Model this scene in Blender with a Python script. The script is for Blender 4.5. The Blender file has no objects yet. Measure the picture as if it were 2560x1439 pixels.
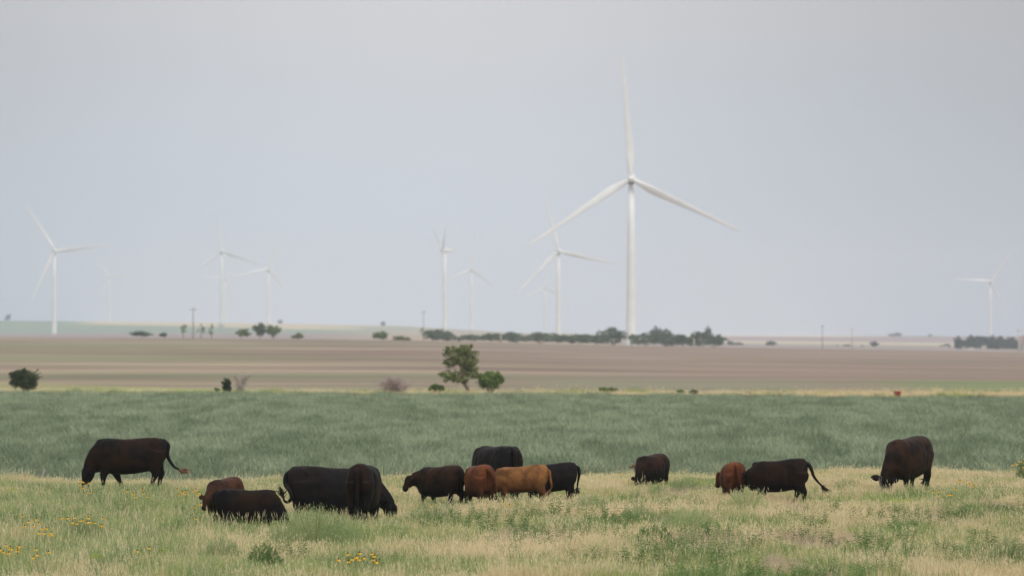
import bpy, bmesh, math, random
import numpy as np
from mathutils import Vector, Matrix, Quaternion, noise as mnoise

SC = bpy.context.scene
COL = SC.collection
rnd = random.Random(7)
R = math.radians

# ------------------------------------------------------------------ camera, sky, sun, exposure
F = 14222.0            # focal length in pixels of the 2560 px wide frame (200 mm lens)
YH = 820.0             # row of the true horizon
H = 4.3                # eye height above the pasture
cam = bpy.data.cameras.new('camera')
cam_o = bpy.data.objects.new('camera', cam)
COL.objects.link(cam_o)
cam.sensor_width = 36.0
cam.lens = 200.0
cam.clip_start = 1.0
cam.clip_end = 60000.0
cam_o.location = (0, 0, H)
cam_o.rotation_euler = (R(90) + math.atan((YH - 719.5) / F), 0, 0)
cam.dof.use_dof = True
cam.dof.focus_distance = 123.0
cam.dof.aperture_fstop = 2.8
SC.camera = cam_o

SUN_EL, SUN_AZ = 50.0, 20.0      # high sun behind thin cloud; azimuth measured from +Y towards +X
world = bpy.data.worlds.new('World')
SC.world = world
world.use_nodes = True
wt = world.node_tree
for n in list(wt.nodes):
    wt.nodes.remove(n)
def wn(t, **k):
    n = wt.nodes.new(t)
    for a, b in k.items():
        setattr(n, a, b)
    return n
w_out = wn('ShaderNodeOutputWorld'); w_bg = wn('ShaderNodeBackground')
w_bg.inputs['Strength'].default_value = 0.1
sky = wn('ShaderNodeTexSky', sky_type='NISHITA'); sky.sun_disc = False
sky.sun_elevation = R(SUN_EL); sky.sun_rotation = R(SUN_AZ); sky.dust_density = 3.0
tc = wn('ShaderNodeTexCoord'); sep = wn('ShaderNodeSeparateXYZ')
wt.links.new(tc.outputs['Generated'], sep.inputs[0])
# overcast deck: colour runs from blue grey low down to a warmer grey above
ramp = wn('ShaderNodeValToRGB')
cr = ramp.color_ramp
stops = [(0.0, (5.95, 6.35, 7.4)), (0.06, (5.8, 6.2, 7.0)), (0.13, (5.6, 6.0, 6.55)), (0.20, (5.5, 5.75, 6.15)),
         (0.27, (5.6, 5.65, 5.9)), (0.36, (5.8, 5.65, 5.8)), (0.52, (6.05, 5.95, 6.1)), (1.0, (14.6, 14.6, 14.9))]
cr.elements[0].position = 0.0; cr.elements[0].color = (*[c / 10 for c in stops[0][1]], 1)
cr.elements[1].position = 1.0; cr.elements[1].color = (*[c / 10 for c in stops[-1][1]], 1)
for p, c in stops[1:-1]:
    e = cr.elements.new(p); e.color = (*[v / 10 for v in c], 1)
mel = wn('ShaderNodeMapRange'); mel.inputs['From Min'].default_value = 0.0; mel.inputs['From Max'].default_value = 0.12
mel.inputs['To Min'].default_value = 0.0; mel.inputs['To Max'].default_value = 0.62
# slow veils in the cloud deck
mp = wn('ShaderNodeMapping'); mp.inputs['Scale'].default_value = (7, 7, 22)
mp.inputs['Location'].default_value = (0.3, 0.1, 0.0)
nz = wn('ShaderNodeTexNoise'); nz.inputs['Scale'].default_value = 1.0; nz.inputs['Detail'].default_value = 3.0
nz.inputs['Roughness'].default_value = 0.45
wt.links.new(tc.outputs['Generated'], mp.inputs['Vector']); wt.links.new(mp.outputs[0], nz.inputs['Vector'])
nadd = wn('ShaderNodeMath', operation='MULTIPLY_ADD'); nadd.inputs[1].default_value = 0.05
wt.links.new(nz.outputs['Fac'], nadd.inputs[0]); wt.links.new(sep.outputs['Z'], nadd.inputs[2])
nsub = wn('ShaderNodeMath', operation='SUBTRACT'); nsub.inputs[1].default_value = 0.025
wt.links.new(nadd.outputs[0], nsub.inputs[0])
wt.links.new(nsub.outputs[0], mel.inputs['Value'])
# above the low band, carry on towards the zenith
mz = wn('ShaderNodeMapRange'); mz.inputs['From Min'].default_value = 0.12; mz.inputs['From Max'].default_value = 1.0
mz.inputs['To Min'].default_value = 0.0; mz.inputs['To Max'].default_value = 0.38
wt.links.new(sep.outputs['Z'], mz.inputs['Value'])
sm = wn('ShaderNodeMath', operation='ADD')
wt.links.new(mel.outputs[0], sm.inputs[0]); wt.links.new(mz.outputs[0], sm.inputs[1])
wt.links.new(sm.outputs[0], ramp.inputs[0])
# broad lighter stretch of thin cloud ahead, thicker cloud to both sides
lx = wn('ShaderNodeMath', operation='SUBTRACT'); lx.inputs[1].default_value = -0.016
wt.links.new(sep.outputs['X'], lx.inputs[0])
lx2 = wn('ShaderNodeMath', operation='ABSOLUTE'); wt.links.new(lx.outputs[0], lx2.inputs[0])
lr = wn('ShaderNodeMapRange', interpolation_type='SMOOTHSTEP')
lr.inputs['From Min'].default_value = 0.0; lr.inputs['From Max'].default_value = 0.13
lr.inputs['To Min'].default_value = 10.1; lr.inputs['To Max'].default_value = 6.7
wt.links.new(lx2.outputs[0], lr.inputs['Value'])
cm = wn('ShaderNodeVectorMath', operation='SCALE')
wt.links.new(ramp.outputs['Color'], cm.inputs[0]); wt.links.new(lr.outputs[0], cm.inputs['Scale'])
mix = wn('ShaderNodeMix', data_type='RGBA'); mix.inputs['Factor'].default_value = 0.93
wt.links.new(sky.outputs['Color'], mix.inputs['A']); wt.links.new(cm.outputs[0], mix.inputs['B'])
wt.links.new(mix.outputs['Result'], w_bg.inputs['Color']); wt.links.new(w_bg.outputs[0], w_out.inputs['Surface'])

sun = bpy.data.lights.new('sun', 'SUN'); sun.energy = 1.5; sun.angle = R(14); sun.color = (1.0, 0.96, 0.9)
sun_o = bpy.data.objects.new('sun', sun); COL.objects.link(sun_o)
sd = Vector((math.sin(R(SUN_AZ)) * math.cos(R(SUN_EL)), math.cos(R(SUN_AZ)) * math.cos(R(SUN_EL)), math.sin(R(SUN_EL))))
# the bright patch of cloud sits high on the viewer's right
sd = Vector((math.cos(R(SUN_EL)) * 0.55, -math.cos(R(SUN_EL)) * 0.8, math.sin(R(SUN_EL)))).normalized()
sun_o.rotation_euler = sd.to_track_quat('Z', 'Y').to_euler()
sky.sun_rotation = math.atan2(sd.x, sd.y)
SC.view_settings.view_transform = 'Standard'
SC.view_settings.look = 'None'
SC.view_settings.exposure = 0.25
SC.view_settings.gamma = 1.0
SC.view_settings.use_curve_mapping = False
SC.cycles.volume_bounces = 1
SC.cycles.max_bounces = 5
SC.cycles.diffuse_bounces = 2

# ------------------------------------------------------------------ helpers
def obj(name, me, mat=None, parent=None, loc=(0, 0, 0), **props):
    o = bpy.data.objects.new(name, me)
    COL.objects.link(o)
    o.location = loc
    if parent is not None:
        o.parent = parent
    if mat is not None and me is not None:
        for m in (mat if isinstance(mat, (list, tuple)) else [mat]):
            me.materials.append(m)
    for k, v in props.items():
        o[k] = v
    return o

def thing(name, label, cat, loc=(0, 0, 0), rotz=0.0, group=None):
    o = bpy.data.objects.new(name, None)
    COL.objects.link(o)
    o.empty_display_size = 0.3
    o.location = loc
    o.rotation_euler = (0, 0, rotz)
    o['label'] = label; o['category'] = cat
    if group:
        o['group'] = group
    return o

def mesh(name, V, Fa, smooth=False, mats=None):
    me = bpy.data.meshes.new(name)
    me.from_pydata([tuple(v) for v in V], [], Fa)
    if smooth:
        me.polygons.foreach_set('use_smooth', [True] * len(me.polygons))
    if mats is not None:
        me.polygons.foreach_set('material_index', mats)
    me.update()
    return me

def grp(n, name):
    return n.inputs[name]

def new_mat(name, rough=0.8, spec=0.2):
    m = bpy.data.materials.new(name)
    m.use_nodes = True
    nt = m.node_tree
    b = nt.nodes['Principled BSDF']
    b.inputs['Roughness'].default_value = rough
    b.inputs['Specular IOR Level'].default_value = spec
    return m, nt, b

def noise_mix(nt, c1, c2, scale, detail=4.0, lo=0.35, hi=0.65, vec=None, mapscale=None, coord='Object'):
    tcn = nt.nodes.new('ShaderNodeTexCoord')
    v = tcn.outputs[coord]
    if mapscale:
        mpn = nt.nodes.new('ShaderNodeMapping'); mpn.inputs['Scale'].default_value = mapscale
        nt.links.new(v, mpn.inputs['Vector']); v = mpn.outputs[0]
    nzn = nt.nodes.new('ShaderNodeTexNoise'); nzn.inputs['Scale'].default_value = scale
    nzn.inputs['Detail'].default_value = detail
    nt.links.new(v, nzn.inputs['Vector'])
    mr = nt.nodes.new('ShaderNodeMapRange'); mr.inputs['From Min'].default_value = lo; mr.inputs['From Max'].default_value = hi
    nt.links.new(nzn.outputs['Fac'], mr.inputs['Value'])
    mx = nt.nodes.new('ShaderNodeMix'); mx.data_type = 'RGBA'
    for s, c in (('A', c1), ('B', c2)):
        if isinstance(c, tuple):
            mx.inputs[s].default_value = (*c, 1)
        else:
            nt.links.new(c, mx.inputs[s])
    nt.links.new(mr.outputs[0], mx.inputs['Factor'])
    return mx.outputs['Result'], nzn.outputs['Fac']

def blade_mat(name, c1, c2, trans=0.3):
    """leaf material: colour varies from instance to instance (attribute tint) and from blade to blade"""
    m = bpy.data.materials.new(name); m.use_nodes = True
    nt = m.node_tree
    for n in list(nt.nodes):
        nt.nodes.remove(n)
    out = nt.nodes.new('ShaderNodeOutputMaterial')
    at = nt.nodes.new('ShaderNodeAttribute'); at.attribute_type = 'INSTANCER'; at.attribute_name = 'tint'
    geo = nt.nodes.new('ShaderNodeNewGeometry')
    ma = nt.nodes.new('ShaderNodeMath'); ma.operation = 'MULTIPLY_ADD'; ma.inputs[1].default_value = 0.6
    nt.links.new(geo.outputs['Random Per Island'], ma.inputs[0])
    m2 = nt.nodes.new('ShaderNodeMath'); m2.operation = 'MULTIPLY'; m2.inputs[1].default_value = 0.6
    nt.links.new(at.outputs['Fac'], m2.inputs[0]); nt.links.new(m2.outputs[0], ma.inputs[2])
    mx = nt.nodes.new('ShaderNodeMix'); mx.data_type = 'RGBA'; mx.clamp_factor = True
    mx.inputs['A'].default_value = (*c1, 1); mx.inputs['B'].default_value = (*c2, 1)
    nt.links.new(ma.outputs[0], mx.inputs['Factor'])
    d = nt.nodes.new('ShaderNodeBsdfDiffuse'); t = nt.nodes.new('ShaderNodeBsdfTranslucent')
    s = nt.nodes.new('ShaderNodeMixShader'); s.inputs[0].default_value = trans
    nt.links.new(mx.outputs['Result'], d.inputs['Color']); nt.links.new(mx.outputs['Result'], t.inputs['Color'])
    nt.links.new(d.outputs[0], s.inputs[1]); nt.links.new(t.outputs[0], s.inputs[2])
    nt.links.new(s.outputs[0], out.inputs['Surface'])
    return m

# value noise on arrays, for density maps and terrain colours
_perm = np.random.RandomState(3).rand(256, 256)
def vnoise(x, y):
    x = np.asarray(x, float); y = np.asarray(y, float)
    xi = np.floor(x).astype(int); yi = np.floor(y).astype(int)
    fx = x - xi; fy = y - yi
    fx = fx * fx * (3 - 2 * fx); fy = fy * fy * (3 - 2 * fy)
    g = lambda a, b: _perm[a % 256, b % 256]
    return (g(xi, yi) * (1 - fx) + g(xi + 1, yi) * fx) * (1 - fy) + (g(xi, yi + 1) * (1 - fx) + g(xi + 1, yi + 1) * fx) * fy
def fnoise(x, y, o=3):
    s = 0; a = 1.0; t = 0
    for k in range(o):
        s = s + a * vnoise(x * 2 ** k + 17 * k, y * 2 ** k + 31 * k); t += a; a *= 0.5
    return s / t

# ------------------------------------------------------------------ terrain
PXK = [-700, 0, 200, 600, 1000, 1200, 1400, 1800, 2560, 3200]
def rowz(row, Y):
    return H - (row - YH) * Y / F
CREST = [843, 843, 844, 846, 850, 854, 860, 868, 881, 890]
R5000 = [836, 836, 836, 836, 838, 838, 838, 858, 866, 870]
R8500 = [801, 801, 803, 807, 814, 826, 838, 838, 840, 842]
KNOTS = [(-300, [0.0] * 10), (100, [0.0] * 10), (151, [0, 0, 0, 0, .02, .04, .04, .07, .08, .08]),
         (163, [-.24, -.24, -.28, -.30, -.16, -.12, -.08, 0, .03, .03]), (178, [-1.1] * 10), (190, [-1.2] * 10), (440, [-1.2] * 10),
         (1500, [rowz(r, 1500) for r in CREST]),
         (1900, [rowz(r + 5, 1900) for r in CREST]),
         (2500, [rowz(r + 4, 2500) for r in CREST]),
         (5000, [rowz(r, 5000) for r in R5000]),
         (6500, [rowz(r - 6 if r < 850 else r - 10, 6500) for r in R5000]),
         (8500, [rowz(r, 8500) for r in R8500]),
         (11000, [rowz(r + 3, 11000) for r in R8500]),
         (13800, [rowz(r + 4, 13800) for r in R8500])]
KN_Y = np.array([k[0] for k in KNOTS], float)
def px_of(X, Y):
    return 1280.0 + np.asarray(X) / np.maximum(np.asarray(Y, float), 20.0) * F
def ground(X, Y):
    X = np.asarray(X, float); Y = np.asarray(Y, float)
    X, Y = np.broadcast_arrays(X, Y)
    p = np.clip(px_of(X, Y), PXK[0], PXK[-1])
    Z = np.stack([np.interp(p, PXK, k[1]) for k in KNOTS])          # knots x points
    i = np.clip(np.searchsorted(KN_Y, Y) - 1, 0, len(KN_Y) - 2)
    t = np.clip((Y - KN_Y[i]) / (KN_Y[i + 1] - KN_Y[i]), 0, 1)
    s = t * t * (3 - 2 * t)
    s = np.where(Y > 440, 0.55 * t + 0.45 * s, s)
    idx = np.arange(Z.shape[1]) if Z.ndim == 2 else None
    if Z.ndim == 1:
        z = Z[i] * (1 - s) + Z[i + 1] * s
    else:
        sh = Y.shape
        Zf = Z.reshape(len(KNOTS), -1); f = i.ravel(); c = np.arange(f.size)
        z = (Zf[f, c] * (1 - s.ravel()) + Zf[f + 1, c] * s.ravel()).reshape(sh)
    amp = np.clip(np.where(Y < 175, 0.10, 0.05), 0, 1)
    z = z + .34 * (fnoise(X / 3.1 + 70, 0 * X + 3.3, 3) - .5) * np.exp(-((Y - 164) / 8.0) ** 2)
    return z + amp * (fnoise(X / 7 + 5, Y / 9 + 2, 2) - 0.5) * (Y > 60)
def gz(X, Y):
    return float(ground(np.array([X]), np.array([Y]))[0])
def at(px, Y, z=None):
    X = (px - 1280.0) / F * Y
    return Vector((X, Y, gz(X, Y) if z is None else z))
def foot(px, row):
    """point of flat pasture seen at a row"""
    Y = H * F / (row - YH)
    for _ in range(4):
        X = (px - 1280.0) / F * Y
        Y = (H - gz(X, Y)) * F / (row - YH)
    return (px - 1280.0) / F * Y, Y

def sheet(name, Ys, nx, colf, mat):
    Ys = np.array(Ys); n = len(Ys)
    s = np.linspace(-1, 1, nx)
    Yg = np.repeat(Ys[:, None], nx, 1)
    Xg = s[None, :] * (70 + 0.17 * np.maximum(Yg, 0))
    Zg = ground(Xg, Yg)
    V = np.stack([Xg, Yg, Zg], -1).reshape(-1, 3)
    me = bpy.data.meshes.new(name)
    a = (np.arange(n - 1)[:, None] * nx + np.arange(nx - 1)[None, :]).ravel()
    fc = np.stack([a, a + 1, a + 1 + nx, a + nx], 1)
    me.from_pydata(V.tolist(), [], fc.tolist())
    me.polygons.foreach_set('use_smooth', [True] * len(me.polygons))
    C = colf(Xg, Yg).reshape(-1, 3)
    ca = me.color_attributes.new('field_colour', 'FLOAT_COLOR', 'POINT')
    ca.data.foreach_set('color', np.concatenate([C, np.ones((len(C), 1))], 1).ravel())
    me.update()
    return obj(name, me, mat, kind='structure')

def lerp(a, b, t):
    t = np.asarray(t)[..., None]
    return np.asarray(a) * (1 - t) + np.asarray(b) * t
def sstep(x, a, b):
    t = np.clip((x - a) / (b - a), 0, 1)
    return t * t * (3 - 2 * t)

def ground_mat(name, nscale, amt, stretch=(1, 1, 1), detail=6.0):
    m, nt, b = new_mat(name, 0.95, 0.05)
    at_ = nt.nodes.new('ShaderNodeAttribute'); at_.attribute_name = 'field_colour'
    tcn = nt.nodes.new('ShaderNodeTexCoord')
    mpn = nt.nodes.new('ShaderNodeMapping'); mpn.inputs['Scale'].default_value = stretch
    nt.links.new(tcn.outputs['Object'], mpn.inputs['Vector'])
    nzn = nt.nodes.new('ShaderNodeTexNoise'); nzn.inputs['Scale'].default_value = nscale; nzn.inputs['Detail'].default_value = detail
    nzn.inputs['Roughness'].default_value = 0.65
    nt.links.new(mpn.outputs[0], nzn.inputs['Vector'])
    mr = nt.nodes.new('ShaderNodeMapRange'); mr.inputs['From Min'].default_value = 0.25; mr.inputs['From Max'].default_value = 0.75
    mr.inputs['To Min'].default_value = 1 - amt; mr.inputs['To Max'].default_value = 1 + amt
    nt.links.new(nzn.outputs['Fac'], mr.inputs['Value'])
    sc = nt.nodes.new('ShaderNodeVectorMath'); sc.operation = 'SCALE'
    nt.links.new(at_.outputs['Color'], sc.inputs[0]); nt.links.new(mr.outputs[0], sc.inputs['Scale'])
    nt.links.new(sc.outputs[0], b.inputs['Base Color'])
    return m

TAN = (0.50, 0.40, 0.25); GRN = (0.20, 0.26, 0.10)
def pasture_map(X, Y):
    """0 = green growth, 1 = dry straw"""
    p = px_of(X, Y)
    base = np.interp(p, [-300, 0, 500, 800, 1000, 1300, 1900, 2560, 3000], [.08, .08, .10, .26, .40, .44, .52, .66, .64])
    n = fnoise(X / 2.6 + 9, Y / 7.5 + 4, 3)
    m = base + (n - 0.5) * 2.3
    near = sstep(Y, 125, 98)
    m = m + near * 0.12 * np.sin(X * 0.9 + 1)
    # pale rows of straw
    m = m + 0.3 * np.exp(-((Y - 161) / 4.0) ** 2) * (p > 350)
    m = m - 0.25 * np.exp(-((Y - 140) / 9.0) ** 2) * (p < 700) + .45 * sstep(Y, 104, 99) * (p < 420)
    return np.clip(m, 0, 1)
def col_pasture(X, Y):
    return lerp(np.array(GRN) * 0.8, np.array(TAN) * 0.8, pasture_map(X, Y))
def col_crop(X, Y):
    n = fnoise(X / 9, Y / 14, 3)
    c = lerp((0.12, 0.155, 0.09), (0.19, 0.235, 0.145), n)
    e = np.interp(px_of(X, Y), [-300, 0, 1280, 1900, 2000, 2560, 3000], [452, 450, 440, 432, 424, 420, 418])
    return lerp(c, lerp((0.42, 0.34, 0.22), (0.52, 0.44, 0.29), fnoise(X / 6, Y / 4, 2)), sstep(Y, e, e + 3))

def col_plough(X, Y):
    p = px_of(X, Y)
    # long streaks left by the drill and patches of volunteer weeds
    n1 = fnoise(X / 160 + 3, Y / 46 + 1, 3)
    n2 = fnoise(X / 150 + 13, Y / 24 + 7, 4)
    n3 = fnoise(X / 25 + 5, Y / 6 + 2, 2)
    c = lerp((0.175, 0.13, 0.105), (0.32, 0.24, 0.175), sstep(n2 * 0.75 + n3 * 0.25, .15, .85))
    green = sstep(n1, 0.50, 0.66) * sstep(p, 1900, 1100) * 0.75
    c = lerp(c, (0.20, 0.205, 0.125), green)
    # pale stubble streaks
    c = lerp(c, (0.34, 0.27, 0.21), sstep(n2, 0.60, 0.74) * 0.5 * sstep(p, 1500, 600))
    # random lighter and darker patches across the field
    pt = fnoise(X / 38 + 91, Y / 60 + 17, 4)
    c = c * (0.80 + 0.42 * sstep(pt, .25, .75))[..., None]
    c = lerp(c, (0.215, 0.205, 0.125), sstep(fnoise(X / 70 + 31, Y / 55 + 47, 3), .52, .68) * .45)
    # smoother mauve soil to the right and far away
    c = lerp(c, (0.215, 0.165, 0.135), sstep(p, 700, 1700) * 0.5)
    c = lerp(c, (0.24, 0.19, 0.17), sstep(Y, 800, 1300) * 0.25)
    # olive crop on the left rise
    ol = sstep(Y, 640, 760) * sstep(Y, 1350, 1100) * sstep(p, 1050, 300) * (0.2 + 0.5 * n1)
    c = lerp(c, (0.20, 0.20, 0.115), np.clip(ol, 0, 1))
    # lime strip behind the hedge bushes on the left, thinning out to the right
    top = np.interp(p, [-700, 0, 350, 700, 1000], [565, 560, 520, 488, 462])
    bot = np.interp(p, [-700, 0, 100, 350, 700, 1000], [520, 505, 480, 462, 456, 452])
    wv = 8 * (n3 - .5)
    lim = sstep(Y + wv, bot - 6, bot + 8) * sstep(Y + wv, top + 10, top - 8) * sstep(p, 1000, 700)
    c = lerp(c, (0.30, 0.31, 0.12), lim * (.35 + .35 * n2))
    # dry verge right behind the crop
    c = lerp(c, (0.40, 0.31, 0.20), sstep(Y, 470, 446) * (0.35 + 0.5 * n3))
    c = lerp(c, (0.25, 0.27, 0.13), sstep(Y, 465, 448) * sstep(n2, .45, .6) * 0.6 * sstep(p, 1300, 700))
    # green pasture corner at the far right
    gr = sstep(p + (Y - 520) * 0.9, 2080, 2420) * sstep(Y, 455, 475) * sstep(Y + 40 * n3, 660, 600)
    c = lerp(c, (0.17, 0.205, 0.095), gr * 0.85)
    og = sstep(Y, 456, 480) * sstep(Y, 640, 560) * sstep(p, 1250, 1450) * sstep(p, 2150, 1950)
    c = lerp(c, (0.20, 0.205, 0.13), og * 0.6)
    return c
def col_far(X, Y):
    p = px_of(X, Y)
    n = fnoise(X / 300 + 3, Y / 300 + 1, 3)
    n2 = fnoise(X / 90 + 3, Y / 140 + 1, 3)
    left = lerp((0.24, 0.19, 0.19), (0.27, 0.23, 0.20), n2)                       # bare soil
    left = lerp(left, (0.17, 0.23, 0.15), sstep(Y + 900 * (n - .5), 5600, 6300))     # green crop
    left = lerp(left, (0.50, 0.40, 0.25), sstep(Y + (p - 300) * 1.0 * (p < 900) + 700 * (n - .5), 7600, 8100) * sstep(p, 130, 260))
    left = lerp(left, (0.13, 0.19, 0.14), sstep(Y, 7900, 8200) * sstep(p, 260, 130))
    mid = lerp((0.30, 0.24, 0.20), (0.36, 0.29, 0.20), n2)
    mid = lerp(mid, (0.26, 0.28, 0.19), sstep(n, .5, .62) * sstep(Y, 4500, 6500))
    right = lerp((0.24, 0.20, 0.19), (0.30, 0.25, 0.20), n2)
    right = lerp(right, (0.42, 0.36, 0.25), sstep(Y, 4900, 5150) * sstep(Y, 6300, 6000))
    right = lerp(right, (0.27, 0.19, 0.19), sstep(Y, 6100, 6300) * sstep(Y, 7900, 7500))
    right = lerp(right, (0.55, 0.46, 0.28), sstep(Y, 7700, 8000) * sstep(p, 2300, 2000))
    c = lerp(left, mid, sstep(p, 700, 1100))
    c = lerp(c, right, sstep(p, 1350, 1750))
    olv = sstep(Y, 1550, 1500) * sstep(p, 2100, 2400)
    return lerp(c, (0.27, 0.28, 0.12), olv)

sheet('pasture_ground', list(np.linspace(-300, 60, 8)) + list(np.linspace(66, 180, 120)), 150, col_pasture, ground_mat('pasture_soil', 3.0, 0.35))
sheet('crop_field_ground', np.linspace(180, 440, 110), 60, col_crop, ground_mat('crop_soil', 1.0, 0.3))
sheet('ploughed_field_ground', np.linspace(440, 1560, 420), 130, col_plough, ground_mat('ploughed_soil', 0.10, 0.30, (0.12, 1, 1), 8.0))
sheet('far_plain_ground', np.concatenate([np.linspace(1560, 4500, 60), np.linspace(4540, 9000, 200), np.linspace(9050, 13800, 40)]), 150, col_far,
      ground_mat('far_soil', 0.01, 0.12, (0.5, 1, 1)))

# ------------------------------------------------------------------ haze
def box_mesh(name, x0, x1, y0, y1, z0, z1):
    V = [(x, y, z) for z in (z0, z1) for y in (y0, y1) for x in (x0, x1)]
    return mesh(name, V, [(0, 2, 3, 1), (4, 5, 7, 6), (0, 1, 5, 4), (2, 6, 7, 3), (0, 4, 6, 2), (1, 3, 7, 5)])
hm = bpy.data.materials.new('haze_air'); hm.use_nodes = True
for n in list(hm.node_tree.nodes):
    hm.node_tree.nodes.remove(n)
ho = hm.node_tree.nodes.new('ShaderNodeOutputMaterial'); hv = hm.node_tree.nodes.new('ShaderNodeVolumePrincipled')
hv.inputs['Color'].default_value = (0.84, 0.92, 1.0, 1); hv.inputs['Density'].default_value = 0.00009
hv.inputs['Anisotropy'].default_value = 0.35
hm.node_tree.links.new(hv.outputs[0], ho.inputs['Volume'])
obj('haze', box_mesh('haze', -2600, 2600, -400, 13900, -22, 185), hm, kind='stuff')

# ------------------------------------------------------------------ wind turbines
m_white, nt, b = new_mat('turbine_paint', 0.45, 0.4)
c, f = noise_mix(nt, (0.78, 0.79, 0.76), (0.70, 0.71, 0.68), 0.15, 5)
nt.links.new(c, b.inputs['Base Color'])
m_dark, nt, b = new_mat('dark_grey_fittings', 0.6); b.inputs['Base Color'].default_value = (0.12, 0.13, 0.14, 1)  # plain dark grey for doors, yaw bearings and insulators
m_conc, nt, b = new_mat('foundation_concrete', 0.9)
c, f = noise_mix(nt, (0.4, 0.38, 0.35), (0.28, 0.26, 0.24), 0.8, 5); nt.links.new(c, b.inputs['Base Color'])

def loft(rings, n=16, cap=True):
    """rings: list of (centre, side, up, a, b, p)"""
    V = []; Fa = []
    for (c, s, u, a, b, *e) in rings:
        pw = e[0] if e else 1.0
        for k in range(n):
            t = 2 * math.pi * k / n
            ct, st = math.cos(t), math.sin(t)
            ct = math.copysign(abs(ct) ** pw, ct); st = math.copysign(abs(st) ** pw, st)
            V.append(Vector(c) + Vector(s) * (a * ct) + Vector(u) * (b * st))
    m = len(rings)
    for i in range(m - 1):
        for k in range(n):
            Fa.append((i * n + k, i * n + (k + 1) % n, (i + 1) * n + (k + 1) % n, (i + 1) * n + k))
    if cap:
        Fa.append(tuple(reversed(range(n)))); Fa.append(tuple((m - 1) * n + k for k in range(n)))
    return V, Fa

def blade_mesh():
    """51 m blade along +Z, chord in X, seen flat-on from -Y; twisted"""
    L = 53.5
    prof = [(0, 1.0, 1.0, 0), (2, 1.0, 1.0, 0), (5, 1.35, .75, 12), (9, 1.85, .48, 17), (13, 1.8, .36, 13), (20, 1.45, .27, 8),
            (28, 1.12, .2, 5), (36, .86, .14, 3), (44, .68, .09, 1), (50.5, .50, .05, 0), (52.8, .32, .03, 0), (53.5, .10, .02, 0)]
    rings = []
    for z, a, b, tw in prof:
        q = Matrix.Rotation(R(tw + 6), 3, 'Z')
        off = q @ Vector(((a - 1.0) * 0.55 if z > 2 else 0, 0, 0))
        rings.append(((off.x, off.y - 0.0006 * z * z, z), q @ Vector((1, 0, 0)), q @ Vector((0, 1, 0)), a, b))
    V, Fa = loft(rings, 14)
    return mesh('blade', V, Fa, True)
BL = blade_mesh(); BL.materials.append(m_white)
TOW = None
def turbine(px, hubrow, dist, base_row, angles, yaw, label, tilt=4):
    global TOW
    p = at(px, dist)
    zb = rowz(base_row, dist)
    zh = rowz(hubrow, dist)
    hgt = zh - zb
    root = thing('wind_turbine', label, 'wind turbine', (p.x, p.y, zb), 0, 'wind turbines across the plain')
    V, Fa = loft([((0, 0, -0.0), (1, 0, 0), (0, 1, 0), 2.35, 2.35), ((0, 0, 1.0), (1, 0, 0), (0, 1, 0), 2.3, 2.3),
                  ((0, 0, hgt * .33), (1, 0, 0), (0, 1, 0), 2.0, 2.0), ((0, 0, hgt * .66), (1, 0, 0), (0, 1, 0), 1.7, 1.7),
                  ((0, 0, hgt - 1.6), (1, 0, 0), (0, 1, 0), 1.35, 1.35)], 32)
    me = mesh('tower', V, Fa, True)
    obj('tower', me, m_white, root)
    V, Fa = loft([((0, 0, -3), (1, 0, 0), (0, 1, 0), 3.6, 3.6), ((0, 0, 0.15), (1, 0, 0), (0, 1, 0), 3.4, 3.4)], 24)
    obj('foundation', mesh('foundation', V, Fa), m_conc, root)
    # door at the foot
    obj('door', box_mesh('door', -0.45, 0.45, -2.42, -2.30, 0.6, 2.8), m_dark, root)
    rot = Matrix.Rotation(R(yaw), 3, 'Z')
    rx, ux = rot @ Vector((1, 0, 0)), rot @ Vector((0, 1, 0))
    tl = Matrix.Rotation(R(tilt), 3, rx)
    # nacelle: rounded box behind the rotor
    rings = []
    for y, a, b_, dz in [(-1.6, 1.2, 1.3, 0), (-1.2, 1.5, 1.6, 0), (0, 1.75, 1.85, .1), (4, 1.8, 1.9, .15), (7, 1.6, 1.6, .25), (8.2, 1.2, 1.2, .35), (8.5, .6, .7, .4)]:
        c_ = rot @ Vector((0, y, 0)) + Vector((0, 0, hgt + dz))
        rings.append((c_, rx, (0, 0, 1), a, b_, 0.55))
    V, Fa = loft(rings, 20)
    obj('nacelle', mesh('nacelle', V, Fa, True), m_white, root)
    V, Fa = loft([((0, 0, hgt - 2.4), (1, 0, 0), (0, 1, 0), 1.42, 1.42), ((0, 0, hgt - 1.5), (1, 0, 0), (0, 1, 0), 1.42, 1.42)], 24)
    obj('yaw_bearing', mesh('yaw_bearing', V, Fa, True), m_dark, root)
    hubc = rot @ Vector((0, -3.3, 0)) + Vector((0, 0, hgt))
    rings = []
    for y, a in [(1.8, 1.45), (0.9, 1.7), (0, 1.7), (-.8, 1.45), (-1.5, .95), (-1.85, .35)]:
        rings.append((hubc + rot @ Vector((0, y, 0)), rx, (0, 0, 1), a, a))
    V, Fa = loft(rings, 20)
    hub = obj('hub', mesh('hub', V, Fa, True), m_white, root)
    for a in angles:
        o = obj('blade', BL, None, root, hubc)
        # angle a is measured anticlockwise from the viewer's right
        q = rot.to_4x4() @ Matrix.Rotation(R(tilt * 0.5), 4, 'X') @ Matrix.Rotation(R(90 - a), 4, 'Y')
        o.rotation_euler = q.to_euler()
    return root

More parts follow.
